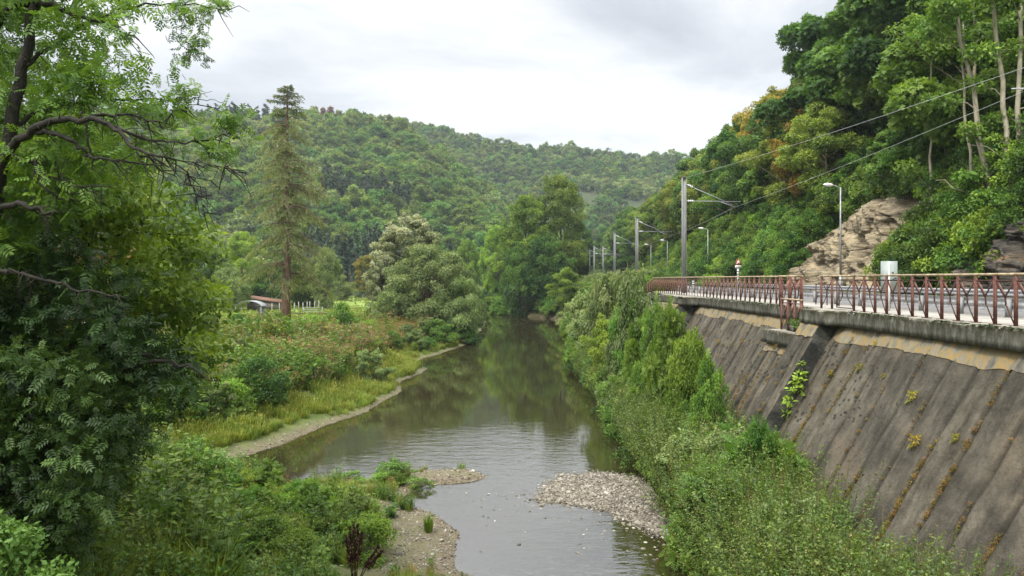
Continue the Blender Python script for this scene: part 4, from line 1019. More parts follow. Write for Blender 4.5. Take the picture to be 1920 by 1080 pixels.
# ------------------------------------------------------------------ meadow: fences, shelter, shed, gate, house
M['wood'] = surface('weathered_wood', [(.3,(.14,.11,.07)), (.55,(.26,.22,.15)), (.75,(.36,.31,.22))], 5, bump=.4, stretch=(1, 1, .3))
M['fence_white'] = surface('pale_post', [(.3,(.24,.24,.19)), (.7,(.38,.38,.32))], 4, bump=.1)
def post_fence(name, pts, h, m, label, rails=(), r=.06, rm=None):
    a = empty(name, (pts[0][0], pts[0][1], land1(*pts[0]))); tag(a, label, 'fence')
    pm = MB(); pm.tube([(0, 0, -.2), (0, 0, h)], [r, r * .9], 7); me = pm.mesh('post', m, True); Q = []
    for x, y in pts:
        z = land1(x, y); link('post', me, a, (x - pts[0][0], y - pts[0][1], z - a.location[2])); Q.append((x - pts[0][0], y - pts[0][1], z - a.location[2]))
    for rz_ in rails:
        b = MB()
        for p0, p1 in zip(Q[:-1], Q[1:]): b.bar((p0[0], p0[1] - .07, p0[2] + rz_), (p1[0], p1[1] - .07, p1[2] + rz_), .05, .13)
        b.build('rail', rm or m, a)
    return a
def gpx(px, py): 
    z = 2.0
    for _ in range(4): g_ = G(px, py, z); z = land1(g_[0], g_[1])
    return float(g_[0]), float(g_[1])
post_fence('wooden_fence', [gpx(x, y) for x, y in ((470, 616), (503, 619), (537, 623), (556, 626), (590, 629))], 1.15, M['wood'], 'wooden rail fence in front of the tall brown conifer', (1.05, .55))
post_fence('wooden_fence', [gpx(x, y) for x, y in ((490, 602), (525, 603), (560, 604), (600, 604), (640, 603))], 1.1, M['wood'], 'wooden rail fence crossing behind the trunk of the tall conifer', (1.0,))
post_fence('paddock_fence', [gpx(x, y) for x, y in ((497, 588), (510, 588), (524, 587), (543, 586), (552, 586), (560, 585), (568, 585), (576, 584), (581, 583), (590, 582), (598, 581))], 1.5, M['fence_white'], 'row of thin pale posts behind the wooden fence', (), .07)
post_fence('paddock_fence', [gpx(x, y) for x, y in ((628, 566), (640, 567), (650, 568), (656, 569), (665, 571), (680, 574), (693, 577), (704, 581))], 1.2, M['fence_white'], 'sparse thin posts standing in the bright green meadow', (), .05)
def gate(px, py, w_, h_, label):
    x, y = gpx(px, py); r = empty('metal_gate', (x, y, land1(x, y))); tag(r, label, 'gate')
    b = MB()
    for s in (-1, 1): b.tube([(s * w_ / 2, 0, 0), (s * w_ / 2, 0, h_)], .045, 6)
    b.build('frame', M['steel'], r); b = MB()
    for k in range(4): b.tube([(-w_ / 2, 0, .25 + k * (h_ - .3) / 3), (w_ / 2, 0, .25 + k * (h_ - .3) / 3)], .03, 6)
    b.build('bars', M['steel'], r)
gate(587, 591, 2.6, 1.1, 'grey tubular metal gate between meadow fences near the conifer')
gate(679, 556, 4.4, 1.2, 'grey metal gate at the far end of the bright meadow')
x, y = gpx(471, 603); r = empty('shelter', (x, y, land1(x, y))); tag(r, 'small grey shelter with a curved roof left of the tall conifer', 'shelter')
b = MB(); n = 14; a = np.linspace(R(20), R(160), n); V = np.stack([np.stack([1.7 * np.cos(a), 0 * a + yy, 1.35 + 1.1 * np.sin(a)], -1) for yy in (-1, 1)], 1).reshape(-1, 3)
b.add(V, grid_faces(n, 2)); o = b.build('roof', M['steel'], r, True); o.modifiers.new('t', 'SOLIDIFY').thickness = .03
b = MB()
for k in range(9): b.box((1.38 if k % 2 else 1.41, -.9 + .225 * k, .9), (.03, .22, 1.8))
b.build('side_wall', M['steel'], r); b = MB(); b.box((.9, 1.0, .9), (1.0, .03, 1.8)); b.build('back_wall', M['steel'], r)
for sx_ in (-1.5, 1.5):
    for sy_ in (-.95, .95): link('post', (lambda q: (q.tube([(0, 0, 0), (0, 0, 1.75)], .04, 6), q.mesh('post', M['steel']))[1])(MB()), r, (sx_, sy_, 0))
M['rust'] = surface('rusty_sheet', [(.3,(.10,.055,.035)), (.6,(.18,.09,.055)), (.8,(.24,.14,.09))], 3, bump=.2)
M['brick'] = surface('dull_wall', [(.3,(.10,.09,.07)), (.7,(.2,.18,.15))], 3, bump=.2)
x, y = gpx(500, 582); r = empty('shed', (x, y, land1(x, y))); tag(r, 'low shed with a rust-brown roof in the trees behind the shelter', 'shed')
b = MB(); b.box((0, 0, .7), (5.4, 2.6, 1.4)); b.build('wall', M['brick'], r)
b = MB(); b.add([(-2.9,-1.6,2.1),(2.9,-1.6,1.35),(2.9,1.6,1.6),(-2.9,1.6,2.4),(-2.9,-1.6,2.0),(2.9,-1.6,1.25),(2.9,1.6,1.5),(-2.9,1.6,2.3)], [[0,1,2,3],[7,6,5,4],[0,4,5,1],[1,5,6,2],[2,6,7,3],[3,7,4,0]]); b.build('roof', M['rust'], r)
M['ochre'] = surface('ochre_render', [(.3,(.38,.19,.07)), (.6,(.50,.27,.11)), (.8,(.55,.32,.14))], 1, bump=.1)
M['tile'] = surface('dark_tile', [(.3,(.05,.045,.045)), (.7,(.12,.105,.10))], 4, bump=.3)
M['glass'] = surface('window_glass', [(.3,(.02,.03,.035)), (.7,(.04,.05,.055))], 1, rough=.08, bump=0, spec=.6)
hs = empty('house', (-27.5, 46, land1(-27.5, 46)), R(18)); tag(hs, 'ochre house barely glimpsed through the trees at the left edge', 'house')
b = MB(); b.box((0, 0, 3.6), (9, 8, 7.2)); b.add([(-4.5,-4,7.2),(-4.5,4,7.2),(-4.5,0,10.2),(4.5,-4,7.2),(4.5,4,7.2),(4.5,0,10.2)], [], [[0,2,1],[3,4,5]]); wl = b.build('wall', M['ochre'], hs)
b = MB(); 
for s in (-1, 1): b.add([(-5,0,10.35),(5,0,10.35),(5,s*4.7,6.85),(-5,s*4.7,6.85),(-5,0,10.2),(5,0,10.2),(5,s*4.7,6.7),(-5,s*4.7,6.7)], [[0,1,2,3],[7,6,5,4],[0,4,5,1],[2,6,7,3],[1,5,6,2],[3,7,4,0]])
b.build('roof', M['tile'], hs)
for wx_, wz_ in ((-2.4, 5), (0.2, 5), (2.6, 5), (-2.4, 1.9), (2.6, 1.9)):
    b = MB(); b.box((wx_, -4.03, wz_), (1.2, .08, 1.5)); f_ = b.build('window', M['white'], hs); b = MB(); b.box((wx_, -4.075, wz_), (1.0, .02, 1.3)); b.build('pane', M['glass'], f_)
#@@P3
M['bark_birch'] = surface('bark_light', [(.3,(.16,.14,.10)), (.5,(.32,.29,.21)), (.75,(.44,.40,.30))], 4, bump=.5, stretch=(1, 1, .3))
M['weed_dry'] = foliage('weed_straw', [(.07,.085,.022), (.12,.125,.035), (.19,.165,.06), (.26,.20,.09)], hue=.015)
# ------------------------------------------------------------------ tall thin-needled conifer
def conifer():
    x, y = gpx(535, 607); z0 = land1(x, y); rng = np.random.default_rng(101)
    r = empty('conifer', (x, y, z0)); tag(r, 'tall lone conifer with drooping olive-brown branches rising above the hill', 'tree')
    H = P(540, 160, y)[2] - z0; tx = (P(541, 160, y)[0] - x)
    tb = MB(); t = np.linspace(0, 1, 12); tb.tube(np.stack([tx * t + .12 * np.sin(5 * t), .1 * np.sin(4 * t), H * t], 1), .50 * (1.02 - t) ** .8 * np.where(t == 0, 1.3, 1) + .015, 12)
    pr = ([.09, .15, .19, .27, .35, .46, .58, .69, .80, .88, .91, .955, 1.0], np.array([20, 66, 84, 78, 78, 72, 68, 62, 48, 38, 34, 28, 3]) * y / F)
    nb = 180; h = .16 + .84 * rng.random(nb) ** .95; h = np.sort(h); a = rng.random(nb) * 6.283
    Rr = np.interp(h, *pr) * rng.uniform(.40, 1.15, nb); V_, Q_, T_ = [], [], []; n0 = 0
    pos = []; tang = []; siz = []; tin = []
    for i in range(nb):
        o = np.array([math.cos(a[i]), math.sin(a[i]), 0]); s = np.array([tx * h[i], 0, H * h[i]]); L_ = Rr[i]
        u = np.linspace(0, 1, 7)[:, None]; top = h[i] > .86
        drop = (-.10 if top else .42) * L_
        p = s + o * L_ * u; p[:, 2] += .12 * L_ * np.sin(u[:, 0] * 2.4) - drop * u[:, 0] ** 1.8
        p[1:, :2] += rng.normal(0, .05 * L_, (6, 2)) * .5
        r0 = .022 + .012 * L_; tb.tube(p, np.linspace(r0, .01, 7), 4, cap=False)
        k = int(22 + 36 * L_) if not top else int(40 + 40 * L_)
        q = rng.random(k) ** .75 * .93 + .07; c = np.stack([np.interp(q, u[:, 0], p[:, j]) for j in range(3)], 1)
        side = np.array([-o[1], o[0], 0]); sp_ = rng.normal(0, 1, k) * (.10 + .20 * L_ * q * (1 - .55 * q))
        c = c + side * sp_[:, None]; c[:, 2] -= np.abs(sp_) * .35 + rng.random(k) * (.28 if not top else .05)
        pos.append(c); tg = o * .35 + side * np.sign(sp_)[:, None] * .45 + rand_unit(rng, k) * .45; tg[:, 2] -= (.15 if top else .75)
        tang.append(tg); siz.append(rng.uniform(.26, .62, k) * (.8 if top else 1)); tin.append(np.clip(rng.normal(.5 if not top else .15, .22, k) + .25 * (q - .5), 0, 1))
    pos = np.concatenate(pos); tang = np.concatenate(tang); siz = np.concatenate(siz); tin = np.concatenate(tin)
    TH = (np.array([[0, 0, 0], [.085, .45, 0], [0, 1, 0], [-.085, .45, 0]]), np.array([[0, 1, 2, 3]]))
    V, Q, T = scatter(TH, pos, frames(tang, rand_unit(rng, len(pos))), siz, tin)
    tb.build('trunk', M['bark_red'], r, True); link('crown', mesh_np('crown', V, [Q], M['needle_old'], tint=T), r)
conifer()

# ------------------------------------------------------------------ fitted trees
lib('willow_round', 111, 10, 6.2, .2, 190, 75000, .22, M['leaf_willow'], M['bark'], 'full', limbs=40, rt=.16, stems=4, crange=(.10, .20), droop=.4, shell=.35)
lib('willow_silver', 112, 14, 5.4, 1.0, 150, 60000, .26, M['leaf_silver'], M['bark'], 'full', limbs=40, rt=.2, stems=2, crange=(.10, .20), droop=.2, shell=.35)
lib('big_green', 113, 22, 7.5, 2.0, 130, 52000, .42, M['leaf_mid'], M['bark'], 'round', limbs=40, rt=.35, crange=(.14, .25))
lib('big_bright', 114, 20, 7.0, 1.5, 120, 46000, .42, M['leaf_bright'], M['bark'], 'round', limbs=40, rt=.35, crange=(.14, .25))
lib('big_bright2', 121, 22, 7.2, 1.5, 110, 48000, .40, M['leaf_yellowish'], M['bark'], 'round', limbs=40, rt=.35, crange=(.13, .28))
lib('low_dark', 115, 12, 6.0, .2, 90, 30000, .36, M['leaf_dark'], M['bark'], 'round', limbs=20, rt=.2, stems=3)
lib('scrub', 116, 7, 3.6, .3, 70, 15000, .24, M['leaf_willow'], M['bark'], 'round', limbs=24, rt=.09, stems=3)
M_ = 0
LH = {'big_bright2': (22, 7.6), 'willow_round': (10, 6.6), 'willow_silver': (14, 5.8), 'big_green': (22, 7.9), 'big_bright': (20, 7.4), 'low_dark': (12, 6.4), 'scrub': (7, 3.9), 'oak': (12, 5.2), 'ash': (13, 4.6), 'ash_b': (14, 4.2),
      'birch': (12, 3.6), 'maple_y': (12, 4.4), 'maple_a': (11, 4.2), 'spruce': (17, 2.7), 'spruce_bare': (19, 2.4), 'bush_mid': (2.4, 1.6), 'bush_dark': (2.6, 1.8), 'bush_bright': (2.4, 1.6), 'bush_willow': (3.4, 1.8), 'bush_pinn': (3.0, 1.8), 'spit_bush': (1.7, 1.1)}
def fit(name, key, px, ytop, hw, d, label, cat='tree', group=None, rz=None, zb=None):
    x = (px - 960) / F * d; zb = land1(x, d) - .15 if zb is None else zb; H = EYE + (HOR - ytop) / F * d - zb; h0, r0 = LH[key]
    sr = hw * d / F / r0
    crown = 'foliage' if cat == 'shrub' else 'crown'; trunk = 'stems' if cat == 'shrub' else 'trunk'
    return place(name, key, (x, d, zb), 1, (px * 1.7) % 6.28 if rz is None else rz, label, cat, group, crown, trunk, (sr, sr, H / h0))
fit('willow', 'willow_silver', 776, 400, 88, 101, 'silvery pale willow rising behind the round olive willow')
fit('willow', 'willow_silver', 715, 486, 34, 96, 'lower silvery willow branch-tree at the left foot of the pale willow')
fit('willow', 'willow_round', 800, 455, 104, 87, 'large round olive-green willow on the left river bank')
fit('willow', 'scrub', 868, 520, 46, 84, 'smaller olive willow at the water side of the round willow')
fit('willow', 'scrub', 730, 545, 40, 84, 'loose olive willow low on the meadow side of the round willow')
fit('broadleaf_tree', 'big_bright2', 1050, 322, 54, 152, 'tallest green tree in the middle of the valley, beyond the river bend')
fit('broadleaf_tree', 'big_bright', 990, 362, 58, 148, 'broad green tree leaning over the river bend, left of the tallest one', rz=1)
fit('broadleaf_tree', 'low_dark', 1020, 440, 52, 141, 'dark low tree with branches touching the water at the bend')
fit('broadleaf_tree', 'low_dark', 968, 460, 38, 142, 'dark tree at the left end of the clump over the water')
fit('broadleaf_tree', 'big_bright', 930, 420, 36, 170, 'light green tree behind the left side of the clump at the bend')
fit('broadleaf_tree', 'big_green', 1085, 420, 32, 165, 'green tree filling the gap right of the tallest valley tree')
fit('broadleaf_tree', 'big_bright', 875, 446, 26, 185, 'bright green tree top showing behind the round willow')
fit('broadleaf_tree', 'birch', 1062, 500, 36, 126, 'bright light-green tree at the right end of the clump by the river')
fit('broadleaf_tree', 'big_bright', 455, 432, 44, 155, 'bright green tree just left of the tall conifer')
fit('broadleaf_tree', 'low_dark', 500, 492, 46, 140, 'dark tree behind the foot of the tall conifer, to its left')
fit('broadleaf_tree', 'low_dark', 578, 505, 40, 136, 'dark tree behind the foot of the tall conifer, to its right')
fit('broadleaf_tree', 'scrub', 612, 462, 34, 132, 'olive-brown tree right of the tall conifer')
fit('broadleaf_tree', 'scrub', 430, 500, 40, 120, 'olive-brown tree at the left edge of the meadow')
fit('broadleaf_tree', 'maple_y', 690, 478, 30, 190, 'yellowish tree at the far side of the bright meadow')
fit('broadleaf_tree', 'scrub', 640, 515, 26, 180, 'small olive tree beside the orange-tinged bush at the meadow end')
fit('broadleaf_tree', 'maple_a', 655, 534, 15, 205, 'small orange-tinged bushy tree at the end of the meadow')
fit('broadleaf_tree', 'bush_dark', 683, 532, 14, 205, 'small dark rounded tree right of the orange-tinged one')
fit('broadleaf_tree', 'oak', 385, 470, 50, 130, 'dark oak at the far left side of the meadow')
for i, (px, yt, k) in enumerate(((632, 440, 'spruce_bare'), (644, 452, 'spruce_bare'), (657, 446, 'spruce_bare'), (668, 430, 'spruce'), (684, 436, 'spruce'), (700, 428, 'spruce'), (615, 436, 'spruce'), (598, 428, 'spruce'), (712, 440, 'spruce'))):
    w_ = ['thin-topped spruce with a bare pale trunk, leftmost of the bare three', 'bare-trunked spruce in the middle of the bare three', 'bare-trunked spruce, rightmost of the bare three', 'dark spruce directly right of the bare-trunked spruces', 'dark spruce behind the yellowish meadow-end tree', 'dark spruce behind the left edge of the silvery willow', 'dark spruce directly left of the bare-trunked spruces', 'dark spruce close behind the right side of the tall conifer', 'dark spruce nearest the silvery willow'][i]
    fit('spruce', k, px, yt, 13, 228 + (i % 3) * 5, w_, 'tree', 'dark spruces at the far edge of the meadow')

# slender trees with bare pale trunks above the dark rock face
for i, (bx, by, tx_, ty_, dd, lab, segs) in enumerate(((1873, 418, 1775, -60, 40, 'slender pale-trunked tree leaning left above the dark rock face', .4), (1893, 402, 1868, -80, 39.4, 'slender pale-trunked tree, upright and forked, above the dark rock face', .4),
        (1905, 398, 1925, -60, 39, 'slender pale-trunked tree at the right edge of the view', .4), (1838, 424, 1800, 40, 40.6, 'thin leaning pale stem left of the pale-trunked trees', .3), (1752, 440, 1740, 60, 45, 'thin pale stem half hidden in the leaves left of the slender trees', .3))):
    rg = np.random.default_rng(800 + i); b0 = P(bx, by, dd); b0[2] = land1(b0[0], b0[1]) - .1; top = P(tx_, ty_, dd + .5) - b0
    rr_ = empty('slender_tree', b0); tag(rr_, lab, 'tree', 'slender pale-trunked trees above the rock'); tt = np.linspace(0, 1, 12)[:, None]; p_ = top * tt; p_[1:-1, :2] += rg.normal(0, .05, (10, 2)); p_[:, 0] += .25 * np.sin(tt[:, 0] * 4 + i) * tt[:, 0]
    tb = MB(); tb.tube(p_, (.15 if i < 3 else .09) * (1.1 - .6 * tt[:, 0]), 8); E_ = []
    for k in range(9):
        f = rg.uniform(.22, .95); st_ = np.array([np.interp(f, tt[:, 0], p_[:, j]) for j in range(3)]); a = rg.uniform(0, 6.28); ln = rg.uniform(1.2, 2.6)
        e = st_ + np.array([math.cos(a) * ln, math.sin(a) * ln * .6, rg.uniform(.2, 1.6)]); tb.tube(limb(st_, e, rg, 5, .08), np.linspace(.04, .012, 5), 4, cap=False)
        if f > .3: E_ += [e, st_ + (e - st_) * .7]
    E_ = np.array(E_ + [top, top * .93]); V, Q, T = clump_leaves(rg, E_, rg.uniform(.45, .9, len(E_)), rg.uniform(.3, .9, len(E_)), 2600, .24, LEAF, .6, shell=.2)
    tb.build('trunk', M['bark_birch'], rr_, True); link('crown', mesh_np('crown', V, [Q], M['leaf_mid'], tint=T), rr_)

# ------------------------------------------------------------------ right bank shrubs
lib('bank_bush', 118, 4.5, 2.2, .1, 90, 26000, .13, M['leaf_bright'], M['bark'], 'round', limbs=26, rt=.05, stems=5, crange=(.12, .26))
lib('bank_pinn', 119, 4.5, 2.2, .2, 80, 6500, .34, M['leaf_mid'], M['bark'], 'round', tpl=PINN, limbs=26, rt=.05, stems=5, crange=(.14, .26))
lib('bank_mid', 120, 4.5, 2.2, .1, 90, 26000, .13, M['leaf_mid'], M['bark'], 'round', limbs=26, rt=.05, stems=5, crange=(.12, .26))
LH.update(bank_bush=(4.5, 2.4), bank_pinn=(4.5, 2.4), bank_mid=(4.5, 2.4))
SH = [('bush_willow', 1185, 486, 40, 64, 'tall yellowish willow shrub touching the sloping end of the railing'),
      ('bush_willow', 1140, 500, 42, 70, 'yellowish willow shrub left of the tallest one below the railing end'),
      ('bush_willow', 1095, 540, 34, 80, 'farthest willow shrub on the right bank, by the bend'),
      ('bush_willow', 1110, 575, 42, 64, 'willow shrub hanging over the water below the far masts'),
      ('bank_mid', 1185, 545, 46, 54, 'mid green shrub at the foot of the railing end'),
      ('bank_bush', 1150, 590, 44, 52, 'bright green shrub leaning to the water in mid bank'),
      ('bank_mid', 1225, 560, 34, 50, 'mid green shrub against the second buttress'),
      ('bank_pinn', 1255, 585, 46, 41, 'feathery-leaved shrub right of the second buttress'),
      ('bank_pinn', 1210, 600, 40, 43, 'tall feathery-leaved shrub halfway along the bank'),
      ('bank_bush', 1295, 618, 42, 38, 'bright bushy sapling against the wall below the far railing'),
      ('bank_pinn', 1235, 680, 50, 35, 'feathery sapling growing at the water edge in mid bank'),
      ('bank_mid', 1180, 650, 44, 45, 'mid green shrub overhanging the dark water'),
      ('bush_dark', 1150, 690, 34, 42, 'dark shrub low over the water edge'),
      ('bank_mid', 1330, 668, 40, 34, 'leafy shrub at the lower left of the bare wall'),
      ('bank_pinn', 1290, 725, 44, 30, 'feathery sapling just above the bramble patch'),
      ('bush_dark', 1215, 770, 46, 31, 'dark bramble bush where the bank narrows'),
      ('bush_dark', 1330, 775, 50, 27, 'dark bramble mound below the landing'),
      ('bush_dark', 1420, 780, 50, 25, 'dark bramble mound at the foot of the black buttress side'),
      ('bank_mid', 1250, 830, 40, 26, 'green bramble bush right of the gravel island'),]
for k, px, yt, hw, d, lab in SH: fit('shrub', k, px, yt, hw * (1.3 if yt < 700 else 1.1), min(d, 6.1 * F / (px - 960)), lab, 'shrub', 'shrubs along the right bank below the wall')

# ------------------------------------------------------------------ herb and grass tufts
def herb(nm, seed, H, rad, ns, nl, size, m, tpl=LEAF, top=None, spread_=.5, tmax=.62):
    rng = np.random.default_rng(seed); pos, tan, nor, siz, tin = [], [], [], [], []; mb = MB()
    for s in range(ns):
        a = rng.random() * 6.283; r0 = rad * math.sqrt(rng.random()) * .6; b = np.array([r0 * math.cos(a), r0 * math.sin(a), 0]); h = H * rng.uniform(.55, 1.05)
        e = b * (1 + spread_) + np.array([rng.normal(0, .12 * H), rng.normal(0, .12 * H), h])
        t = np.linspace(0, 1, 3)[:, None]; p = b + (e - b) * t; mb.tube(p, [.008, .006, .003], 3, cap=False, tint=.35)
        u = .15 + .85 * rng.random(nl) ** .8; c = b + (e - b) * u[:, None]; d = rand_unit(rng, nl); d[:, 2] = np.abs(d[:, 2]) * .5 + .05
        pos.append(c + d * .02); tan.append(d); nor.append(np.array([0, 0, 1.0]) + rand_unit(rng, nl) * .45); siz.append(size * rng.uniform(.6, 1.2, nl) * (1.15 - .55 * u)); tin.append(np.clip(rng.uniform(0, tmax, nl) * (.55 + .5 * u), 0, 1))
        if top:
            k = top; d = rand_unit(rng, k); d[:, 2] = np.abs(d[:, 2])
            pos.append(e + d * rng.uniform(.0, .10, k)[:, None] * np.array([1, 1, 1.6])); tan.append(d); nor.append(rand_unit(rng, k)); siz.append(rng.uniform(.03, .065, k)); tin.append(rng.uniform(.74, 1, k))
    V, Q, T = scatter(tpl, np.concatenate(pos), frames(np.concatenate(tan), np.concatenate(nor)), np.concatenate(siz), np.concatenate(tin))
    mb.V.append(V); mb.q.append(Q + mb.n); mb.qt.append(T); mb.n += len(V)
    return mb.mesh(nm, m)
def tuft(nm, seed, H, rad, nb, m, wid=.012, bend=.45, seedheads=0):
    rng = np.random.default_rng(seed); V = []; Q = []; T = []
    for i in range(nb):
        a = rng.random() * 6.283; r0 = rad * math.sqrt(rng.random()); b = np.array([r0 * math.cos(a), r0 * math.sin(a), 0]); a2 = a + rng.normal(0, .9); h = H * rng.uniform(.45, 1.05)
        o = np.array([math.cos(a2), math.sin(a2), 0]) * bend * h * rng.uniform(.2, 1.1); s = np.array([-math.sin(a2), math.cos(a2), 0]) * wid * rng.uniform(.7, 1.3)
        p0, p1, p2 = b, b + o * .3 + np.array([0, 0, h * .6]), b + o + np.array([0, 0, h * rng.uniform(.75, 1.0)]); n = len(V); tn = rng.uniform(0, .75)
        V += [p0 - s, p0 + s, p1 + s * .8, p1 - s * .8, p2 + s * .15, p2 - s * .15]; Q += [[n, n+1, n+2, n+3], [n+3, n+2, n+4, n+5]]; T += [tn, tn]
        if rng.random() < seedheads:
            n = len(V); k = .03; e = p2 + np.array([0, 0, .12 * H]) + o * .1; V += [p2, p2 + s * 2.2 + (e - p2) * .4, e, p2 - s * 2.2 + (e - p2) * .4]; Q += [[n, n+1, n+2, n+3]]; T += [.95]
    return mesh_np(nm, np.array(V), [np.array(Q)], m, tint=np.array(T))
HG = source_coll('green_herbs', [herb('green_herb', 200 + i, h, .5, ns_, nl_, sz_, M[m_], tp) for i, (h, tp, ns_, nl_, sz_, m_) in enumerate(((1.15, LEAF, 16, 16, .13, 'herb_green'), (1.45, LEAF, 12, 16, .20, 'herb_green'), (.8, CLOV, 14, 13, .20, 'leaf_mid'), (1.0, LEAF, 18, 20, .085, 'leaf_bright'), (1.3, PINN, 7, 5, .30, 'leaf_bright'), (.7, LEAF, 12, 14, .17, 'leaf_bright')))])
HP = source_coll('pink_herbs', [herb('pink_herb', 210 + i, 1.2, .5, 18, 11, .13, M['herb_pink'], LEAF, top=16) for i in range(3)])
HR = source_coll('rusty_herbs', [herb('rusty_herb', 220 + i, 1.1, .5, 18, 13, .12, M['herb_rusty'], LEAF, tmax=.95) for i in range(2)])
GR = source_coll('green_grass', [tuft('grass_tuft', 230 + i, .62, .28, 70, M['grass'], seedheads=.12) for i in range(3)])
GD = source_coll('dry_grass', [tuft('dry_tuft', 240 + i, .95, .25, 55, M['grass_dry'], .008, .3, .5) for i in range(3)])
GW = source_coll('reed_grass', [tuft('reed_tuft', 250 + i, 1.15, .3, 60, M['grass'], .018, .5) for i in range(2)])

def samp(rng, x0, x1, y0, y1, n):
    """more points near the viewer than far away"""
    u = rng.random(n); y = y0 * (y1 / y0) ** u; return rng.uniform(x0, x1, n), y
rng = np.random.default_rng(300)
X_, Y_ = [], []
for (x0, x1, y0, y1, n) in ((-12, 0, 12, 34, 6500), (-24, -6, 20, 60, 9000), (-36, -4, 45, 100, 9000), (-22, -6, 9, 18, 1800), (-3.2, 1.7, 13.5, 18.2, 420)):
    a, b = samp(rng, x0, x1, y0, y1, n); X_.append(a); Y_.append(b)
x = np.concatenate(X_); y = np.concatenate(Y_); d = shore(x, y)
ok = (d > .25) & (x > -.74 * y - 1) & (x < 2)
x, y, d = x[ok], y[ok], d[ok]
# the meadow stays open
mead = (x < -13.0 - .04 * (y - 80)) & (y > 82)
path = (y > 74) & (x < -13) & (rng.random(len(x)) < .6)
spit = (x > -8.6) & (y < 29) & (y > 18.4)
px = 960 + F * x / y; gz = land(x, y); py = HOR + (EYE - gz) * F / y
def blob(cx, cy, rx, ry): return ((px - cx) / rx) ** 2 + ((py - cy) / ry) ** 2 < 1
bare = blob(820, 990, 62, 62) | blob(850, 905, 90, 26) | blob(560, 975, 60, 26) | blob(680, 948, 60, 13) | blob(780, 1035, 70, 22)
ok = ~mead & ~path & ~((x > -3.9) & (y > 17.4) & (y < 22.6) & (rng.random(len(x)) < .95)) & ~((abs(px - 672) < 60) & (y > 12.5) & (y < 17.6)) & ~(spit & bare) & ~((~spit) & (d < .45) & (y > 27) & (rng.random(len(x)) < .97)) & ~((~spit) & (d < 1.2) & (y > 27) & (y < 38) )
x, y, d, px, py, gz, spit = [v[ok] for v in (x, y, d, px, py, gz, spit)]
nA = fbm(x * .16, y * .12, 51); nB = fbm(x * .5, y * .4, 57); u = rng.random(len(x))
grassy = (((d < 2.6 + 1.5 * nB) & (y > 27) & (y < 62)) | ((d < 3) & (y >= 62)) | spit & (nB > .52) | ((y > 60) & (x < -16) & (nA > .45))) 
pink = ~grassy & (y > 34) & (((px > 560) & (u < .15)) | (u < .07))
rusty = ~grassy & ~pink & (y > 32) & ((y > 60) & (px > 660) & (u < .7) | (nA > .6) & (u < .3) | (u < .12))
dry = ((y < 18.3) & (x > -3.4) & (u < .65)) | (~grassy & (u > .95) & (y > 20)) | (spit & (u > .93))
reed = ~dry & ((u > .80) & (y < 32) & ~grassy)
grassy = grassy & ~dry; pink &= ~dry; rusty &= ~dry
green = ~(grassy | pink | rusty | dry | reed)
hs_ = np.clip((d / 5) ** .5, .55, 1.0) * rng.uniform(.55, 1.25, len(x)) * (.6 + .8 * fbm(x * .8, y * .6, 91)) * np.where((y < 19.5) & (px > 400), .5, 1) * np.where(spit, .7, 1) * (1 + .25 * sst(.5, .7, nA)) * np.where(y > 36, 1.3, 1)
def put(name, src, mk, sc, lab, cat, tilt=.12):
    p = np.stack([x[mk], y[mk], gz[mk] - .03], 1); spread(name, src, p, hs_[mk] * sc, rng, lab, cat, tilt)
put('herbs', HG, green, 1.0, 'green nettles and leafy herbs covering the left bank', 'herbs')
put('flowering_herbs', HP, pink, 1.0, 'herbs with pinkish flower heads on the left bank', 'herbs')
put('rusty_herbs', HR, rusty, 1.0, 'rust and yellow tinted herbs before the round willow', 'herbs')
put('grass', GR, grassy, 1.0, 'bright yellow-green grass beside the left mud strip', 'grass')
put('dry_grass', GD, dry, 1.0, 'dry straw-coloured grass among the near herbs', 'grass')
put('reed_grass', GW, reed, 1.0, 'long arching green grass on the near left bank', 'grass')
rng = np.random.default_rng(333); BB = source_coll('left_bush_kinds', [LIB[k] for k in ('bush_mid', 'bush_bright', 'bush_willow', 'bush_dark', 'bush_pinn')])
a, b = samp(rng, -34, -3, 30, 82, 1900); dd = shore(a, b); ok = ((dd > 3.4) | ((b > 47) & (dd > .3) & (rng.random(len(a)) < .55))) & (a > -.72 * b) & ~((a < -13 - .04 * (b - 80)) & (b > 70)) & (fbm(a * .25, b * .2, 95) > .47) & (rng.random(len(a)) < .42); a, b = a[ok], b[ok]
spread('bank_shrubs', BB, np.stack([a, b, land(a, b) - .15], 1), rng.uniform(.38, .78, len(a)), rng, 'fresh green shrubs mixed into the herbs of the left bank', 'shrubs')
BB = source_coll('low_bush_kinds', [LIB[k] for k in ('bush_mid', 'bush_bright', 'bush_pinn')])
a, b = samp(rng, -14, -1.8, 14, 27, 420); dd = shore(a, b); pp = 960 + F * a / b; ok = (dd > .8) & (a > -.72 * b) & (fbm(a * .5, b * .5, 97) > .5) & ~((pp > 600) & (b > 20.5)) & ~((a > -4.2) & (b > 16.5)) & ~((abs(pp - 672) < 110) & (b < 18.8)); a, b = a[ok], b[ok]
spread('bank_shrubs', BB, np.stack([a, b, land(a, b) - .1], 1), rng.uniform(.22, .45, len(a)), rng, 'low leafy growth among the herbs of the near left bank', 'shrubs')
# meadow grass
a, b = samp(rng, -70, -12, 76, 215, 9000); ok = (a > -.5 * b) & (a < -13 - .04 * (b - 80)); a, b = a[ok], b[ok]
spread('meadow_grass', GR, np.stack([a, b, land(a, b)], 1), rng.uniform(.35, .7, len(a)), rng, 'short bright green grass of the fenced meadow', 'grass')
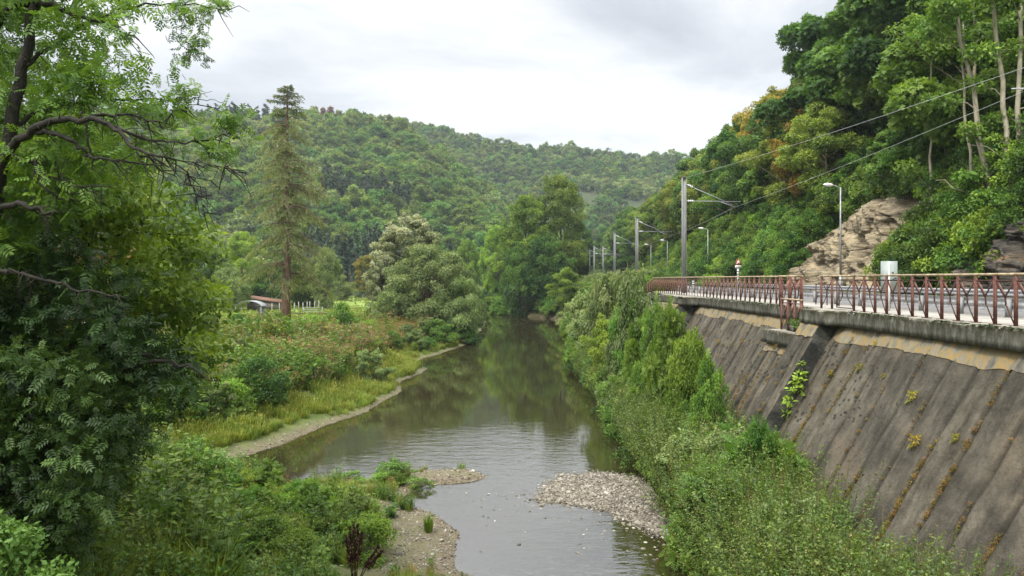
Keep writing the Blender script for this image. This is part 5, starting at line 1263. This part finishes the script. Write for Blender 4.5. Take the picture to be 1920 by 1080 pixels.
# right bank thicket
u = rng.random(5200); y = 9 * (60 / 9) ** u; x = rng.uniform(4.3, 8.3, len(u)); foot = plane_x(.6) ; d = shore(x, y)
zw = np.maximum(land(x, y), np.where(x > plane_x(-.2), ZT - (XT - x) / K, -9)); hi = 1.75 - .5 * np.abs(y - 22) / 10 + (fbm(y * .35, y * 0, 71) - .5) * 1.8 - .9 * (y < 17)
ok = (d > -.1) & (zw < hi); x, y, zw = x[ok], y[ok], zw[ok]; u = rng.random(len(x)); onw = zw > .7
px = 960 + F * x / y; nA = fbm(x * .5, y * .3, 81)
sc = np.where(onw, rng.uniform(.35, .65, len(x)), rng.uniform(.8, 1.4, len(x)))
g1 = (u < .30 + (nA - .5)); g3 = ~g1 & (u < .80); g2 = ~g1 & ~g3 & (u < .85); g4 = u >= .85
for nm, s_, mk, lab, cat in (('herbs', HG, g1, 'tangled green herbs between the wall and the water', 'herbs'), ('rusty_herbs', HR, g2, 'brownish herbs among the thicket below the wall', 'herbs'),
                        ('weeds', source_coll('weeds', [herb('weed', 260 + i, 2.0, .5, 14, 44, .09, M[('herb_green', 'leaf_willow', 'leaf_yellowish')[i]], LEAF, spread_=.9) for i in range(3)]), g3, 'tall bushy weeds leaning against the lower wall', 'weeds'),
                        ('dry_grass', source_coll('dry_weeds', [herb('dry_weed', 270 + i, 2.1, .4, 12, 30, .06, M['weed_dry'], LEAF, spread_=.8, tmax=.9) for i in range(2)]), g4, 'dry brown and yellow stalks among the thicket below the wall', 'weeds')):
    spread(nm, s_, np.stack([x[mk], y[mk], zw[mk] - .05], 1), sc[mk], rng, lab, cat, .2)
rng = np.random.default_rng(345); y = 12 * (62 / 12) ** rng.random(520); x = rng.uniform(5.5, 6.7, 520); k = (fbm(x * .6, y * .4, 99) > .46); x, y = x[k], y[k]
spread('bank_shrubs', source_coll('thicket_kinds', [LIB[k] for k in ('bush_mid', 'bush_bright', 'bush_pinn', 'bush_dark', 'bush_willow')]), np.stack([x, y, land(x, y) - .1], 1), rng.lognormal(-.55, .32, len(x)).clip(.3, .8), rng, 'leafy shrubs growing through the thicket below the wall', 'shrubs', .2)
# brambles and bushes on the far embankment and along both far shores
y = rng.uniform(58, 240, 1500); s = shift(y); x = np.where(rng.random(1500) < .75, rng.uniform(5, 11.2, 1500) + s * .85, -4 - rng.random(1500) * 9 - (y > 86) * 1.5); d = shore(x, y)
ok = (d > .3) & ((x > 0) | (y > 88)) ; x, y = x[ok], y[ok]
spread('bank_bushes', source_coll('bank_bush_kinds', [LIB[k] for k in ('bush_mid', 'bush_willow', 'bush_bright', 'bush_dark')]), np.stack([x, y, land(x, y) - .2], 1), rng.uniform(.6, 1.05, len(x)) * np.where(x > 8, .75, 1), rng, 'bushes covering the far banks and the embankment of the road', 'bushes')
x = rng.uniform(-16, 10, 260); y = rng.uniform(134, 164, 260); d = shore(x, y); ok = (d > .2) & (d < 7) & (y > 133); x, y = x[ok], y[ok]
spread('bank_bushes', source_coll('bend_bush_kinds', [LIB[k] for k in ('bush_mid', 'bush_bright', 'bush_dark')]), np.stack([x, y, land(x, y) - .2], 1), rng.uniform(.9, 1.7, len(x)), rng, 'bushes lining the far shore where the river bends', 'bushes')
# far valley floor trees behind the meadow
a = rng.uniform(-260, -8, 420); b = rng.uniform(150, 262, 420); ok = (b > 226 + 10 * np.sin(a * .05)) | (a < -.42 * b); a, b = a[ok], b[ok]
p_ = 960 + F * a / b; ok = ~((p_ > 618) & (p_ < 735) & (b < 232)); a, b = a[ok], b[ok]
spread('valley_wood', source_coll('valley_tree_kinds', [LIB[k] for k in ('oak', 'ash', 'birch', 'scrub', 'maple_y', 'ash_b')]), np.stack([a, b, land(a, b) - .3], 1), rng.uniform(.6, 1.0, len(a)), rng, 'trees lining the foot of the hill behind the meadow', 'wood', tilt=.03)

# ------------------------------------------------------------------ single plants of the left bank and the spit
def solo(name, mesh, m_px, m_py, label, s=1.0, cat='plant', z=None, part='leaves'):
    xx, yy = gpx(m_px, m_py); r = empty(name, (xx, yy, land1(xx, yy) - .02 if z is None else z), (m_px % 7), s); link(part, mesh, r); return tag(r, label, cat)
for k, px_, yt, hw, dd, lab in (('bush_dark', 482, 668, 66, 37, 'large dark green bush above the grass strip on the left bank'),
        ('bush_mid', 640, 570, 42, 66, 'grey-green willow bush at the end of the meadow strip'), ('bush_bright', 585, 590, 40, 60, 'light green bush in front of the meadow'),
        ('bush_mid', 820, 600, 38, 78, 'green bush at the foot of the round willow near the water'), ('bush_dark', 870, 610, 34, 82, 'dark bush hanging to the water under the round willow'),
        ('bush_bright', 690, 600, 30, 72, 'light bush left of the rusty herbs'), ('bush_mid', 445, 590, 40, 55, 'grey-green bush below the shelter'),
        ('spit_bush', 735, 866, 58, 26.0, 'leafy bush on the tip of the vegetated spit'), ('spit_bush', 660, 884, 42, 26.2, 'low bush on the spit left of the leafy one'), ('spit_bush', 790, 898, 30, 25.6, 'small tufted bush where the spit meets the gravel'),
        ('spit_bush', 560, 905, 30, 25.2, 'small green bush at the inner end of the inlet'),
        ('bush_mid', 500, 985, 70, 17.2, 'rounded green weed bush at the bottom left'), ('bush_bright', 690, 965, 62, 18.5, 'bright green leafy bush behind the brown dock plant'),
        ('bush_mid', 355, 850, 56, 21, 'green bush at the left end of the mud strip')):
    fit('shrub', k, px_, yt, hw, dd, lab, 'shrub')
# reddish seeding dock
rng = np.random.default_rng(410); pos = []
mb = MB()
for s, (ox, h_) in enumerate(((0, 1.12), (.06, 1.05), (-.07, 1.0), (.12, .9), (-.12, .85), (.30, .62), (.36, .5))):
    e = np.array([ox * 1.2 + (.12 if ox > .2 else 0), rng.normal(0, .05), h_]); mb.tube([(ox * .4, 0, 0), e * .5 + [0, 0, 0], e], [.012, .01, .005], 5)
    k = 260; u = rng.uniform(.3, 1, k); pos.append(np.array([ox * .4, 0, 0]) + (e - [ox * .4, 0, 0]) * u[:, None] + rand_unit(rng, k) * (.05 * (1.15 - u))[:, None])
pos = np.concatenate(pos); V, Q, T = scatter(LEAF, pos, frames(rand_unit(rng, len(pos)) + [0, 0, .6], rand_unit(rng, len(pos))), rng.uniform(.03, .06, len(pos)), rng.random(len(pos)))
xx, yy = P(664, 1062, 16.6)[:2]; r = empty('dock_plant', (xx, yy, land1(xx, yy))); r.scale = (1.1, 1.1, (1.75 - land1(xx, yy)) / 1.12); tag(r, 'dark brown seeding dock plant standing in the near green herbs', 'plant')
mb.build('stems', M['dock'], r); link('seed_heads', mesh_np('seed_heads', V, [Q], M['dock'], tint=T), r)
solo('grass_tussock', tuft('tussock', 421, .62, .10, 90, M['grass'], .014, .45), 803, 998, 'green grass tussock alone on the brown gravel of the spit')
# ferns and weeds on the wall
_r = np.random.default_rng(66); _V, _Q, _T = clump_leaves(_r, np.array([[0, 0, .1], [-.12, .06, 0], [-.05, -.12, .12], [-.1, 0, -.12]]), np.array([.14, .12, .1, .09]), np.array([.8, .6, .9, .4]), 90, .13, (LEAF[0] * [.6, 1, 1], LEAF[1]), .8, shell=.2)
fern = mesh_np('fern', _V, [_Q], M['leaf_yellow'], tint=_T)
def onwall(px, py):
    dx, dz = (px - 960) / F, (HOR - py) / F; dd = (XT - (ZT - EYE) * K) / (dx - dz * K); return np.array([dx * dd, dd, EYE + dz * dd])
for i, (px_, py_, s_, lab) in enumerate(((1716, 745, .75, 'yellow-green fern highest on the near wall'), (1722, 829, .8, 'yellow-green fern on the near wall above the grey slabs'), (1795, 822, .5, 'small pale fern right of the larger one on the wall'),
        (1615, 690, .6, 'small fern on the pitted part of the wall'), (1560, 700, .5, 'tiny fern near the black buttress side'), (1644, 645, .4, 'small sprig just under the coping'), (1660, 706, .4, 'faint sprig between joints of the wall'), (1350, 640, .5, 'yellowish fern below the far railing'))):
    q = onwall(px_, py_); r = empty('fern', q, 1.3 * i, s_); r.rotation_euler = (0, -R(45), 1.1 * i * 0); link('fronds', fern, r); tag(r, lab, 'fern')
ivy = MB(); rng = np.random.default_rng(77)
V, Q, T = clump_leaves(rng, np.array([[0, 0, .45], [-.1, -.05, .25], [.05, .0, .65], [-.3, -.05, -.1], [-.35, 0, -.5], [.08, 0, .95]]), np.array([.16, .2, .14, .12, .1, .08]), np.full(6, .6), 170, .14, LEAF)
q = P(1497, 745, 22.0); r = empty('ivy', q); link('leaves', mesh_np('ivy_leaves', V, [Q], M['leaf_bright'], tint=T), r); tag(r, 'leafy creeper growing on the black side of the near buttress', 'creeper')
V, Q, T = clump_leaves(rng, np.array([[0, 0, .2], [.1, .1, .35], [-.1, .1, .3]]), np.array([.2, .16, .16]), np.full(3, .4), 420, .06, LEAF)
r = empty('plant', (9.05, 24.3, 5.3)); link('leaves', mesh_np('landing_plant', V, [Q], M['leaf_mid'], tint=T), r); tag(r, 'small green plant growing on the stair landing behind its railing', 'plant')
# moss in the joints
mo = []
for i in range(3):
    rr = np.random.default_rng(500 + i); V, Q, T = clump_leaves(rr, rr.normal(0, .04, (4, 3)), np.full(4, .05), rr.uniform(.1, .9, 4), 60, .035, LEAF, .5); mo.append(mesh_np('moss_tuft', V, [Q], M['moss'], tint=T))
rng = np.random.default_rng(510); n = 15000; j = rng.integers(int(9 / JW), int(40 / JW), n); z = rng.uniform(.2, 5.6, n)
den = _h(j, j * 0, 3); ok = (rng.random(n) < np.where(den > .66, .8, .16) * (1.05 - z / 6)) & (fbm(z * 1.2, j * 3.7, 9) > .47)
j, z = j[ok], z[ok]; y = j * JW + rng.normal(0, .025, len(j)); off = np.where((y > 22.2) & (y < 23.6), .62, np.where((y >= 23.6) & (y < 26.1) & (z < 4.9), .5, np.where((y > 39) & (y < 45), 1.0, 0)))
spread('moss', source_coll('moss_kinds', mo), np.stack([plane_x(z, off) - .01, y, z], 1), rng.uniform(.25, .8, len(j)), rng, 'green and orange moss growing in the joints of the wall', 'moss', .6)
# moss on the coping edge
y = rng.uniform(8, 53, 2600); y = y[(y < 21.4) | (y > 24)]; y = y[fbm(y * 1.3, y * 0, 7) > .42]; xf = np.where(y < 22, 9.30, 9.35)
xf = np.where((y > 38.5) & (y < 46.5), 8.5, xf)
spread('moss', source_coll('dark_moss_kinds', [mesh_np('dark_moss', np.array([[0,0,0],[.03,.02,.012],[0,.05,.0],[-.03,.02,.012],[.02,-.02,.01],[.0,.01,.02],[-.02,-.03,.0]]) * 1.0, [np.array([[0,1,2,3]]), np.array([[4,5,6]])], M['leaf_deep'], tint=np.array([.2,.4]))]),
       np.stack([xf + rng.uniform(-.01, .12, len(y)) ** 1, y, 6.075 + 0 * y], 1), rng.uniform(.5, 1.3, len(y)), rng, 'dark moss along the front edge of the coping', 'moss', .4)

# ------------------------------------------------------------------ pebbles
def stone_mat(name, cols):
    m, nt, N, L = mat(name); oi = N.new('ShaderNodeObjectInfo'); r = ramp(N, cols); L.new(oi.outputs['Random'], r.inputs[0])
    tc = N.new('ShaderNodeTexCoord'); n = ramp(N, [(.3, (.65, .65, .65)), (.7, (1.15, 1.15, 1.15))]); L.new(noise(N, L, tc.outputs['Object'], 3, 5), n.inputs[0])
    p = N.new('ShaderNodeBsdfPrincipled'); L.new(mix(N, L, 1.0, r.outputs[0], n.outputs[0], 'MULTIPLY'), p.inputs['Base Color']); p.inputs['Roughness'].default_value = .8
    o = N.new('ShaderNodeOutputMaterial'); L.new(p.outputs[0], o.inputs[0]); return m
M['stone'] = stone_mat('pebble_stone', [(0, (.06, .05, .035)), (.3, (.13, .11, .08)), (.6, (.20, .175, .13)), (.88, (.28, .25, .195)), (1, (.44, .41, .35))])
import bmesh
st = []
for i in range(5):
    bm = bmesh.new(); bmesh.ops.create_icosphere(bm, subdivisions=2, radius=1); rr = random.Random(i)
    sx, sy, sz = rr.uniform(.8, 1.2), rr.uniform(.6, .9), rr.uniform(.35, .6)
    for v in bm.verts: k = 1 + rr.uniform(-.13, .13); v.co = (v.co.x * sx * k, v.co.y * sy * k, v.co.z * sz * k)
    me = bpy.data.meshes.new('pebble'); bm.to_mesh(me); bm.free(); me.materials.append(M['stone']); st.append(me)
PB = source_coll('pebble_kinds', st)
rng = np.random.default_rng(600)
x = rng.uniform(.3, 6.2, 40000); y = rng.uniform(19, 29, 40000); bd = pdist(BAR, x, y); ok = (bd < .12 + .5 * rng.random(len(x)) ** 3); x, y, bd = x[ok], y[ok], bd[ok]
spread('pebbles', PB, np.stack([x, y, np.maximum(land(x, y), -.05) + .01], 1), rng.lognormal(-3.7, .5, len(x)).clip(.012, .11), rng, 'pale pebbles of the gravel island on the right of the river', 'pebbles', .4)
x = rng.uniform(-11.5, .3, 60000); y = rng.uniform(17.5, 60, 60000); d = shore(x, y); ok = (d > -.12) & (d < np.where((y < 29) & (x > -8), 2.6, .9)) & (x < .5) & ((rng.random(len(x)) < .75) | (d < .3)); x, y = x[ok], y[ok]
ok = rng.random(len(x)) < np.where(y < 30, 1, .45); x, y = x[ok], y[ok]
spread('pebbles', PB, np.stack([x, y, land(x, y) + .004], 1), rng.lognormal(-3.75, .45, len(x)).clip(.012, .09), rng, 'small stones on the mud strip and spit of the left bank', 'pebbles', .4)
# stones breaking the surface at the riffle
x = rng.uniform(-1.5, 4.6, 900); y = rng.uniform(18, 25.5, 900); d = pdist(BAR, x, y); ok = (shore(x, y) < -.15) & (d > .3) & (rng.random(900) < np.exp(-d / 1.0)); x, y = x[ok], y[ok]
spread('river_stones', PB, np.stack([x, y, -.02 + 0 * x], 1), rng.uniform(.03, .08, len(x)), rng, 'dark wet stones just breaking the shallow water', 'stones', .4)
#@@P4
M['leaf_ash'] = foliage('leaf_ash_green', [(.020,.046,.010), (.045,.098,.017), (.082,.155,.027), (.13,.215,.042)], trans=.4)
M['leaf_mid3'] = foliage('leaf_fresh_green', [(.028,.058,.010), (.065,.125,.018), (.112,.19,.028), (.165,.25,.042)], trans=.4)
# ------------------------------------------------------------------ near trees at the left edge
def limbs_mesh(root, lines, m, name='trunk'):
    tb = MB(); ends = []
    for pts, r0, r1 in lines:
        W = np.array([P(*p) for p in pts]); n = max(8, len(W) * 4); t = np.linspace(0, 1, len(W)); tt = np.linspace(0, 1, n)
        # smooth interpolation
        C = np.stack([np.interp(tt, t, W[:, j]) for j in range(3)], 1)
        for _ in range(2): C[1:-1] = (C[:-2] + 2 * C[1:-1] + C[2:]) / 4
        C[1:-1] += RNG.normal(0, .018, (n - 2, 3)); tb.tube(C - np.array(root.location), np.linspace(r0, r1, n), 7); ends.append(C)
    return tb, ends
def sprays(rng, pts, n, size, tpl, rad, ct=(.2, .8)):
    C = pts + rng.normal(0, rad * .4, pts.shape); rc = rng.uniform(.6, 1.2, len(C)) * rad
    return clump_leaves(rng, C, rc, rng.uniform(*ct, len(C)), n, size, tpl, .7, up=.7, droop=.25, shell=.15, tvar=.3)
def region(rng, n, xr, y0, y1, d0, d1, x0=-120, dens=None):
    """clump centres in the part of the view the crown fills, at real depths"""
    out = []
    ys = np.array([p[0] for p in xr]); xs = np.array([p[1] for p in xr])
    while len(out) < n:
        py = rng.uniform(y0, y1); px = rng.uniform(x0, np.interp(py, ys, xs))
        if dens and rng.random() > dens(px, py): continue
        out.append(P(px, py, rng.uniform(d0, d1)))
    return np.array(out)
rng = np.random.default_rng(700)
r = empty('ash_tree', (-7.2, 9.5, land1(-7.2, 9.5) - .3)); tag(r, 'near ash tree with dark arching branches and hanging twigs at the upper left', 'tree')
L9 = 9.6
lines = [([(-120, 900, 9.4), (-60, 600, 9.5), (-8, 380, 9.6), (18, 250, 9.7), (42, 130, 9.8), (62, 20, 9.9), (80, -120, 10)], .11, .05),
         ([(-30, 420, 9.5), (5, 290, 9.4), (48, 250, 9.2), (100, 225, 9.0), (165, 222, 8.8), (220, 240, 8.7), (255, 285, 8.6), (330, 300, 8.5)], .062, .012),
         ([(60, 245, 9.2), (110, 252, 9.0), (140, 270, 9.0), (166, 292, 9.0)], .035, .018), ([(166, 292, 9), (230, 300, 9), (300, 315, 9.1), (395, 338, 9.2)], .018, .005),
         ([(-30, 400, 9.2), (20, 382, 9.0), (60, 390, 8.9), (100, 402, 8.9)], .045, .02), ([(-30, 505, 9.0), (30, 512, 9), (90, 525, 9), (150, 545, 9), (240, 560, 9)], .032, .008),
         ([(-20, 60, 10), (20, 12, 10), (60, 3, 9.9), (100, 8, 9.8), (150, 30, 9.8), (215, 55, 9.7), (260, 75, 9.6)], .055, .01),
         ([(10, 20, 10), (-15, 80, 10), (-20, 140, 10)], .04, .03), ([(40, 130, 9.8), (95, 90, 10), (160, 40, 10.2), (230, 15, 10.3), (330, 5, 10.4), (430, 18, 10.5)], .03, .006),
         ([(18, 250, 9.7), (80, 200, 10), (170, 190, 10.3), (280, 185, 10.4), (370, 196, 10.5)], .03, .005), ([(165, 222, 8.8), (240, 215, 8.9), (300, 230, 9), (340, 205, 9)], .02, .004),
         ([(200, 235, 8.7), (270, 262, 8.8), (340, 270, 9), (395, 262, 9.2), (430, 250, 9.3)], .018, .004), ([(255, 285, 8.6), (290, 300, 8.6), (345, 318, 8.7), (360, 350, 8.7), (382, 398, 8.7)], .012, .004),
         ([(255, 285, 8.6), (280, 320, 8.6), (285, 370, 8.6), (280, 400, 8.6)], .008, .003), ([(300, 290, 8.6), (305, 330, 8.6), (302, 385, 8.6)], .008, .003), ([(153, 210, 9.1), (163, 250, 9.1), (172, 290, 9.1), (177, 318, 9.1)], .014, .01),
         ([(330, 300, 8.5), (380, 305, 8.6), (450, 320, 8.8)], .006, .002), ([(330, 185, 9.8), (375, 188, 9.8), (424, 190, 9.8)], .006, .003), ([(60, 300, 9.2), (75, 350, 9.2), (110, 370, 9.2), (130, 372, 9.2)], .02, .008),
         ([(25, 290, 9.3), (60, 310, 9.2), (120, 345, 9.2), (190, 350, 9.1)], .022, .008), ([(430, 18, 10.5), (400, 2, 10.5), (395, -30, 10.5)], .01, .004)]
tb, ends = limbs_mesh(r, lines, M['bark_black'])
for i in range(260):   # fine twigs
    C = ends[rng.choice([1, 3, 4, 5, 6, 8, 9, 10, 11, 12, 16, 18, 19])]; a = C[rng.integers(2, len(C))]; q = a + rng.normal(0, .09, 3) + np.array([.06, 0, -.05]); e = q + rng.normal(0, .08, 3) + np.array([.05, 0, -.08])
    tb.tube(np.array([a, q, e]) - np.array(r.location), [.008, .005, .002], 4, cap=False)
tb.build('trunk', M['bark_black'], r, True)
dens = lambda x, y: (.50 + .5 * (vn(x * .016, y * .02, 3) > .42)) * (.26 if (y < 200 and x > 120) else 1) * (.8 if x > 0 else 1)
C = region(rng, 270, [(-160, 330), (0, 300), (70, 285), (130, 310), (190, 345), (240, 335), (290, 290), (340, 225), (400, 120), (470, 90)], -160, 470, 9.3, 12.8, dens=dens)
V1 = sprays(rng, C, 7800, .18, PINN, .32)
E = np.array([P(px, py, dd) for px, py, dd in ((395, 262, 9.2), (425, 250, 9.3), (440, 275, 9.3), (410, 285, 9.2), (385, 245, 9.3), (330, 60, 10.3), (365, 45, 10.4), (400, 20, 10.4), (345, 85, 10.3), (370, 100, 10.3), (335, 130, 10.2), (385, 70, 10.4), (320, 30, 10.3), (410, -10, 10.4), (350, 10, 10.4), (360, 175, 9.9), (330, 160, 10))])
V2 = sprays(rng, E, 520, .12, PINN, .17)
def join(*o):
    V = []; Q = []; T = []; n = 0
    for v, q, t in o: V.append(v); Q.append(q + n); T.append(t); n += len(v)
    return np.concatenate(V), np.concatenate(Q), np.concatenate(T)
V, Q, T = join(V1, V2); link('crown', mesh_np('crown', V - np.array(r.location), [Q], M['leaf_ash'], tint=T), r)

# lighter tree behind it
rng = np.random.default_rng(710); r = empty('broadleaf_tree', (-8.6, 15, land1(-8.6, 15) - .2)); tag(r, 'light yellow-green leafy tree just behind the dark-branched ash', 'tree')
C = region(rng, 330, [(300, 200), (360, 300), (420, 345), (470, 392), (520, 385), (560, 408), (620, 405), (680, 390), (740, 330)], 300, 740, 13, 16.5, x0=-140)
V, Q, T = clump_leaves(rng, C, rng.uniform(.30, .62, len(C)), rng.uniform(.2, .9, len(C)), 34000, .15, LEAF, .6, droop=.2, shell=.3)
link('crown', mesh_np('crown', V - np.array(r.location), [Q], M['leaf_mid3'], tint=T), r)
lines = [([(100, 1000, 15), (130, 700, 15), (160, 500, 15), (190, 380, 15)], .12, .03)] + [([(140, 640 - 60 * k, 15), (240, 600 - 55 * k, 14.6), (370, 560 - 40 * k, 14.6)], .04, .008) for k in range(4)] + [([(150, 600, 15), (60, 520, 14.5), (-40, 480, 14.5)], .04, .01), ([(150, 560, 15), (200, 600, 14), (300, 640, 13.5), (400, 690, 13.2)], .05, .01)]
tb, _ = limbs_mesh(r, lines, M['bark_black']); tb.build('trunk', M['bark_black'], r, True)
# middle dark tree and the dark shrub mass below
rng = np.random.default_rng(720); r = empty('elder_tree', (-6.4, 10.6, land1(-6.4, 10.6) - .2)); tag(r, 'dark green feathery tree low on the left, over the dark thicket', 'tree')
C = region(rng, 260, [(480, 120), (540, 210), (600, 300), (660, 345), (720, 330), (780, 345), (840, 330), (900, 235)], 480, 900, 9.5, 12, x0=-140, dens=lambda x, y: .35 + .65 * (vn(x * .012, y * .016, 9) > .45))
V, Q, T = sprays(rng, C, 8600, .17, PINN, .34, (.1, .7)); link('crown', mesh_np('crown', V - np.array(r.location), [Q], M['leaf_deep'], tint=T), r)
lines = [([(60, 1100, 10.6), (110, 900, 10.6), (170, 760, 10.6), (230, 660, 10.8)], .09, .03), ([(150, 780, 10.6), (230, 690, 10), (300, 675, 10), (360, 690, 10)], .05, .012), ([(110, 900, 10.6), (40, 760, 10.4), (-20, 650, 10.4)], .06, .02), ([(190, 650, 10.4), (250, 665, 10.2), (330, 680, 10.1), (410, 715, 10)], .03, .008)]
tb, _ = limbs_mesh(r, lines, M['bark_black']); tb.build('trunk', M['bark_black'], r, True)
rng = np.random.default_rng(730); r = empty('yew_bush', (-6.2, 9.4, land1(-6.2, 9.4) - .2)); tag(r, 'very dark dense bush filling the lower left corner', 'bush')
C = region(rng, 200, [(660, 130), (740, 230), (800, 265), (860, 235), (920, 175), (980, 150), (1060, 120)], 660, 1060, 8.8, 11, x0=-160)
V, Q, T = clump_leaves(rng, C, rng.uniform(.25, .45, len(C)), rng.uniform(.1, .8, len(C)), 9500, .14, PINN, .5, droop=.3, shell=.3)
link('foliage', mesh_np('foliage', V - np.array(r.location), [Q], M['leaf_deep'], tint=T), r)
# lighter pinnate sprays at the very corner
rng = np.random.default_rng(740); r = empty('elder_bush', (-5.6, 8.2, 2.4)); tag(r, 'pale green weed bush in the bottom left corner', 'bush')
C = region(rng, 40, [(960, 10), (1000, 50), (1100, 120)], 960, 1130, 7.8, 8.6, x0=-100)
V, Q, T = clump_leaves(rng, C, rng.uniform(.15, .26, len(C)), rng.uniform(.2, .8, len(C)), 4500, .07, LEAF, .7, shell=.3)
link('foliage', mesh_np('foliage', V - np.array(r.location), [Q], M['leaf_mid2'], tint=T), r)

# ------------------------------------------------------------------ air
hz, nt, N, L = mat('haze')
pv = N.new('ShaderNodeVolumePrincipled'); pv.inputs['Color'].default_value = (.80, .88, .95, 1); pv.inputs['Density'].default_value = .00022; pv.inputs['Anisotropy'].default_value = .3
o = N.new('ShaderNodeOutputMaterial'); L.new(pv.outputs[0], o.inputs['Volume'])
mb = MB(); mb.box((0, 650, 100), (2600, 1500, 320)); h = mb.build('haze', hz); tag(h, 'thin blue haze lying over the valley', 'haze', kind='stuff')
